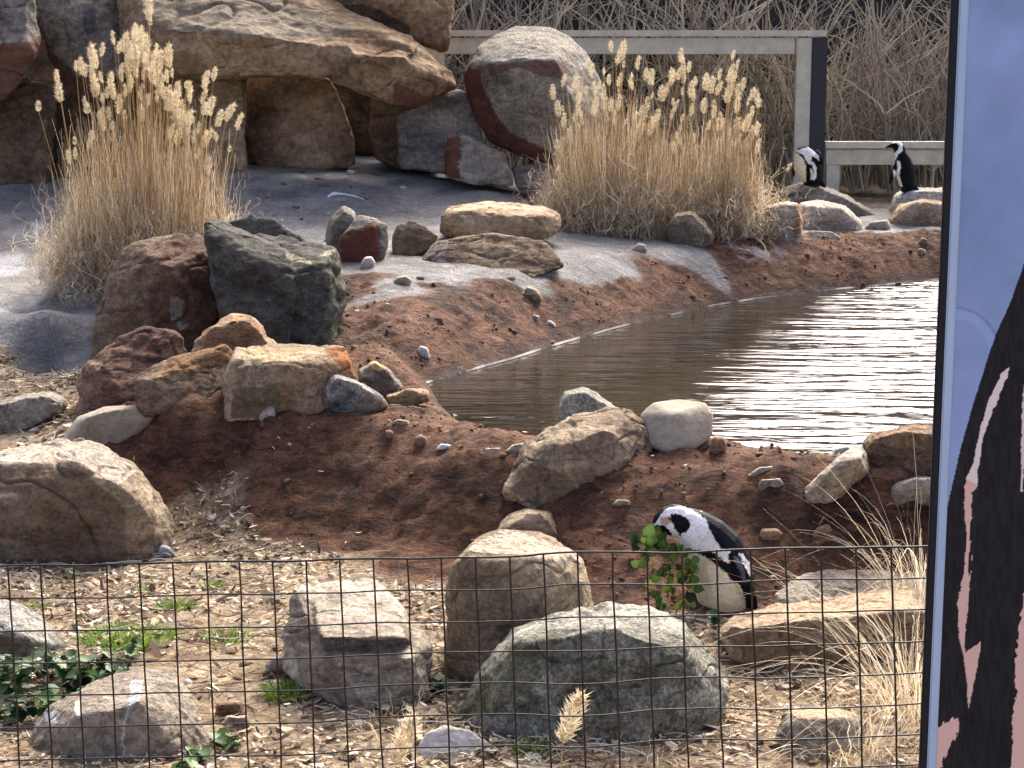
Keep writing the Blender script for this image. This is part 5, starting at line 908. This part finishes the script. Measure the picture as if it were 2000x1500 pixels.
# the sprig in its beak
iv = empty('leafy_sprig', P(1285, 1050, DP - .03), 'trailing green leafy sprig hanging from the bending penguin beak', 'sprig')
IL = [leaf_mesh('leaf', .05, .026, srgb(*c)) for c in ((70, 100, 46), (88, 116, 56), (50, 72, 40), (116, 134, 56), (42, 58, 36))]
SPR = [[(1284, 1052), (1274, 1062), (1262, 1080), (1256, 1110), (1272, 1150), (1285, 1185)], [(1285, 1052), (1296, 1072), (1306, 1100), (1310, 1140), (1322, 1175), (1350, 1185)], [(1286, 1054), (1312, 1076), (1338, 1094), (1352, 1115), (1350, 1150), (1355, 1180)], [(1282, 1050), (1268, 1048), (1255, 1054), (1246, 1066), (1240, 1075), (1236, 1080)], [(1286, 1050), (1296, 1058), (1310, 1066), (1324, 1074), (1334, 1080), (1344, 1088)]]
SP = []
for k, ch in enumerate(SPR):
    pts = np.array([P(x, y, DP - .07 - .02 * (k % 3) - .01 * i) for i, (x, y) in enumerate(ch)]); SP.append(pts)
    for j in range(30 if k < 3 else 9):
        s = rng.uniform(0, 4.99); i = int(s); p = pts[i] * (1 - s + i) + pts[min(i + 1, 5)] * (s - i) + rng.normal(size=3) * [.018, .012, .018]
        l = obj('leaf', IL[rng.integers(0, 5)], iv, Vector(p) - iv.location); l.rotation_euler = (math.radians(rng.uniform(50, 130)), rng.normal() * .5, rng.normal() * .8); kk = rng.uniform(.5, 1.0); l.scale = (kk, kk, kk); l.rotation_euler.y += rng.uniform(-2, 2)
for (x, y, kk, ry) in [(1264, 1046, 1.15, .4), (1278, 1062, 1.0, -.6), (1270, 1072, .9, 2.6), (1256, 1095, .8, 3), (1348, 1100, 1.2, 2.9), (1336, 1118, 1.1, -2.6), (1352, 1125, .9, 2.8)]:
    l = obj('leaf', IL[rng.integers(0, 2)], iv, P(x, y, DP - .13) - iv.location); l.rotation_euler = (math.radians(85), ry, 0); l.scale = (kk, kk, kk)
for p_ in SP:
    v, q = tubes(p_[None], np.full((1, 6), .0022), 4); part('stem', mesh_np('stem', v, quads=q, col=np.tile(srgb(128, 120, 70), (len(v), 1)), mat=M_LEAF), iv)
# fallen feather on the slope, twig on the cliff
fp = [G(640, 388), G(650, 384), G(672, 387), G(692, 393), G(712, 402)]
pts = np.array([[p.x, p.y, p.z + .02 + .01 * i] for i, p in enumerate(fp)])[None]
v, q = ribbons(pts, np.array([[.010, .014, .005, .004, .002]]), np.array([[0, .5, .85]])); q = np.r_[q, q[:, ::-1] + len(v)]; v = np.r_[v, v - [0, 0, .004]]
o = obj('feather', mesh_np('feather', v - np.array(fp[0]), quads=q, col=np.tile(srgb(226, 228, 236), (len(v), 1)), mat=M_FEATHER), loc=fp[0]); tag(o, 'curled white feather lying on the grey slope', 'feather')

# ------------------------------------------------------------------ wire fence
wf = empty('wire_fence', (0, 2.75, 0.1), 'black square mesh wire fence across the foreground', 'fence')
TL = np.array(P(15.7, 1104.5, 2.79)); TR = np.array(P(1741, 1068, 2.69)); BL = np.array(P(36.7, 1500, 2.79)); BR = np.array(P(1751, 1446, 2.69))
NR = 6.2
def fpt(i, j):
    a = i / 26.0; b = j / NR; p = (TL * (1 - a) + TR * a) * (1 - b) + (BL * (1 - a) + BR * a) * b
    n_ = vnoise(np.array([[i * .9, j * .9, 3.0], [i * .9, j * .9, 33.0], [i * .35, j * .2, 60.0]]), 2)
    return p + np.array([n_[0] * .0011, n_[2] * .006, n_[1] * .0011 + n_[2] * .0018])
JB = 22
for i in range(-6, 42):
    pts = np.array([[fpt(i, j) for j in np.arange(0, JB + .01, .5)]]); v, q = tubes(pts, np.full(pts.shape[:2], .0016), 6); part('vertical_wire', mesh_np('vertical_wire', v, quads=q, mat=M_WIRE), wf)
for j in range(0, JB + 1):
    pts = np.array([[fpt(i, j) - np.array([0, .003, 0]) for i in np.arange(-6, 41.01, .5)]]); v, q = tubes(pts, np.full(pts.shape[:2], .0017 if j == 0 else .0013), 6); part('horizontal_wire', mesh_np('horizontal_wire', v, quads=q, mat=M_WIRE), wf)

# ------------------------------------------------------------------ information sign at the right
DS = 1.5; SX = P(1857, 0, DS).x; ZT = 2.62; ZB = 1.15; u = DS / FPX * 1.02
sg = empty('information_sign', (SX + .3, DS, 0.0), 'information sign printed with blue sky and penguins at the right edge', 'sign')
part('frame', box_mesh('frame', SX, SX + 15 * u, DS - .002, DS + .003, ZB, ZT, M_SIGNFRAME, .001), sg)
part('frame', box_mesh('frame', SX + .86, SX + .86 + 15 * u, DS - .002, DS + .003, ZB, ZT, M_SIGNFRAME, .001), sg)
part('frame', box_mesh('frame', SX + 15.2 * u, SX + .86, DS - .002, DS + .003, ZB, ZB + 15 * u, M_SIGNFRAME, .001), sg)
part('acrylic_rim', box_mesh('acrylic_rim', SX + 15.2 * u, SX + 34 * u, DS - .0025, DS + .003, ZB + 15.5 * u, ZT, M_RIM, .0012), sg)
part('back_panel', box_mesh('back_panel', SX + 34.2 * u, SX + .86, DS + .002, DS + .018, ZB + 15.5 * u, ZT, M_SIGNFRAME, .001), sg)
for xx in (SX + .06, SX + .78): part('leg', box_mesh('leg', xx, xx + .05, DS + .021, DS + .07, 0.1, ZT - .1, M_SIGNFRAME, .003), sg)
x_ = np.r_[np.arange(SX + 34.4 * u, SX + .13, .0008), np.arange(SX + .131, SX + .858, .012)]; _zl, _zh = P(1900, 1510, DS).z, P(1900, -10, DS).z; z_ = np.r_[np.arange(ZB + 16 * u, _zl, .012), np.arange(_zl, _zh, .0009), np.arange(_zh, ZT, .012)]; XX, ZZ = np.meshgrid(x_, z_); vv = np.c_[XX.ravel(), np.full(XX.size, DS - .001), ZZ.ravel()]
px, py = proj(vv); q3 = np.c_[px / 90, py / 90, px * 0]; nb = fbm(q3, 4, 40)[:, None]; nb2 = fbm(q3 * .5 + 30, 3, 41)[:, None]
C = np.array(srgb(150, 172, 210))[None] * (1 + nb * .22) + np.array([.10, .06, .10, 0])[None] * np.clip(nb2, -.5, 1)
lav = np.clip((py - 450) / 700, 0, 1)[:, None]; C = C * (1 - .5 * lav) + np.array(srgb(162, 176, 212))[None] * .5 * lav
hair = fbm(np.c_[px / 5, py / 26, px * 0], 3, 42); jx = fbm(np.c_[px / 6, py / 10, px * 0 + 5], 3, 43) * 9
BK = np.array(srgb(33, 32, 35)); PK = np.array(srgb(236, 194, 176)); PKL = np.array(srgb(244, 228, 214))
def pr(poly, c, j=.6): C[inpoly(px + jx * j, py + jx * j * .4, poly)] = c
ang = np.hypot(px - 1862, (py - 690)); C[(np.abs(ang - 78) < 10) & (px > 1845) & (py < 690)] *= 1.12; C[(np.abs(ang - 89) < 2.5) & (px > 1845) & (py < 690)] *= .75
pr([(2002, 508), (1976, 585), (1945, 652), (1925, 712), (1900, 792), (1875, 880), (1848, 1000), (1822, 1092), (1815, 1200), (1808, 1380), (1800, 1440), (1800, 1560), (2600, 1560), (2600, 300), (2060, 380)], BK, .08)
pr([(1970, 718), (1956, 728), (1934, 775), (1916, 832), (1901, 902), (1886, 936), (1883, 990), (1888, 1045), (1882, 1120), (1870, 1180), (1874, 1245), (1886, 1305), (1891, 1388), (1900, 1345), (1917, 1252), (1884, 1276), (1886, 1230), (1894, 1150), (1902, 1060), (1906, 985), (1909, 930), (1920, 852), (1944, 792), (1966, 738)], PK, .3)
pr([(1970, 718), (1956, 728), (1934, 775), (1916, 832), (1901, 902), (1888, 936), (1907, 945), (1920, 852), (1944, 792), (1966, 738)], PKL, .3)
pr([(1898, 965), (1907, 950), (1909, 970), (1903, 1060), (1895, 1130), (1892, 1110)], BK * 1.2, .5)
pr([(1800, 1440), (1830, 1420), (1868, 1402), (1872, 1420), (1850, 1470), (1836, 1510), (1800, 1510)], PK, .9)
pr([(2004, 1140), (1990, 1230), (1982, 1310), (1986, 1340), (1978, 1420), (1976, 1510), (2010, 1560), (2016, 1130)], PK, .6)
pr([(1996, 790), (2002, 740), (2008, 760), (1998, 960), (1994, 960)], PKL * .9, .2)
blk = C[:, 0] < .03; C[blk] *= (1 + .7 * hair[blk])[:, None]; C[:, 3] = 1
ny, nx = XX.shape; jj, ii = np.meshgrid(np.arange(ny - 1), np.arange(nx - 1), indexing='ij'); a0 = (jj * nx + ii).ravel()
part('printed_face', mesh_np('printed_face', vv, quads=np.stack([a0, a0 + 1, a0 + nx + 1, a0 + nx], 1), col=np.clip(C, 0, 1), mat=M_PRINT), sg)
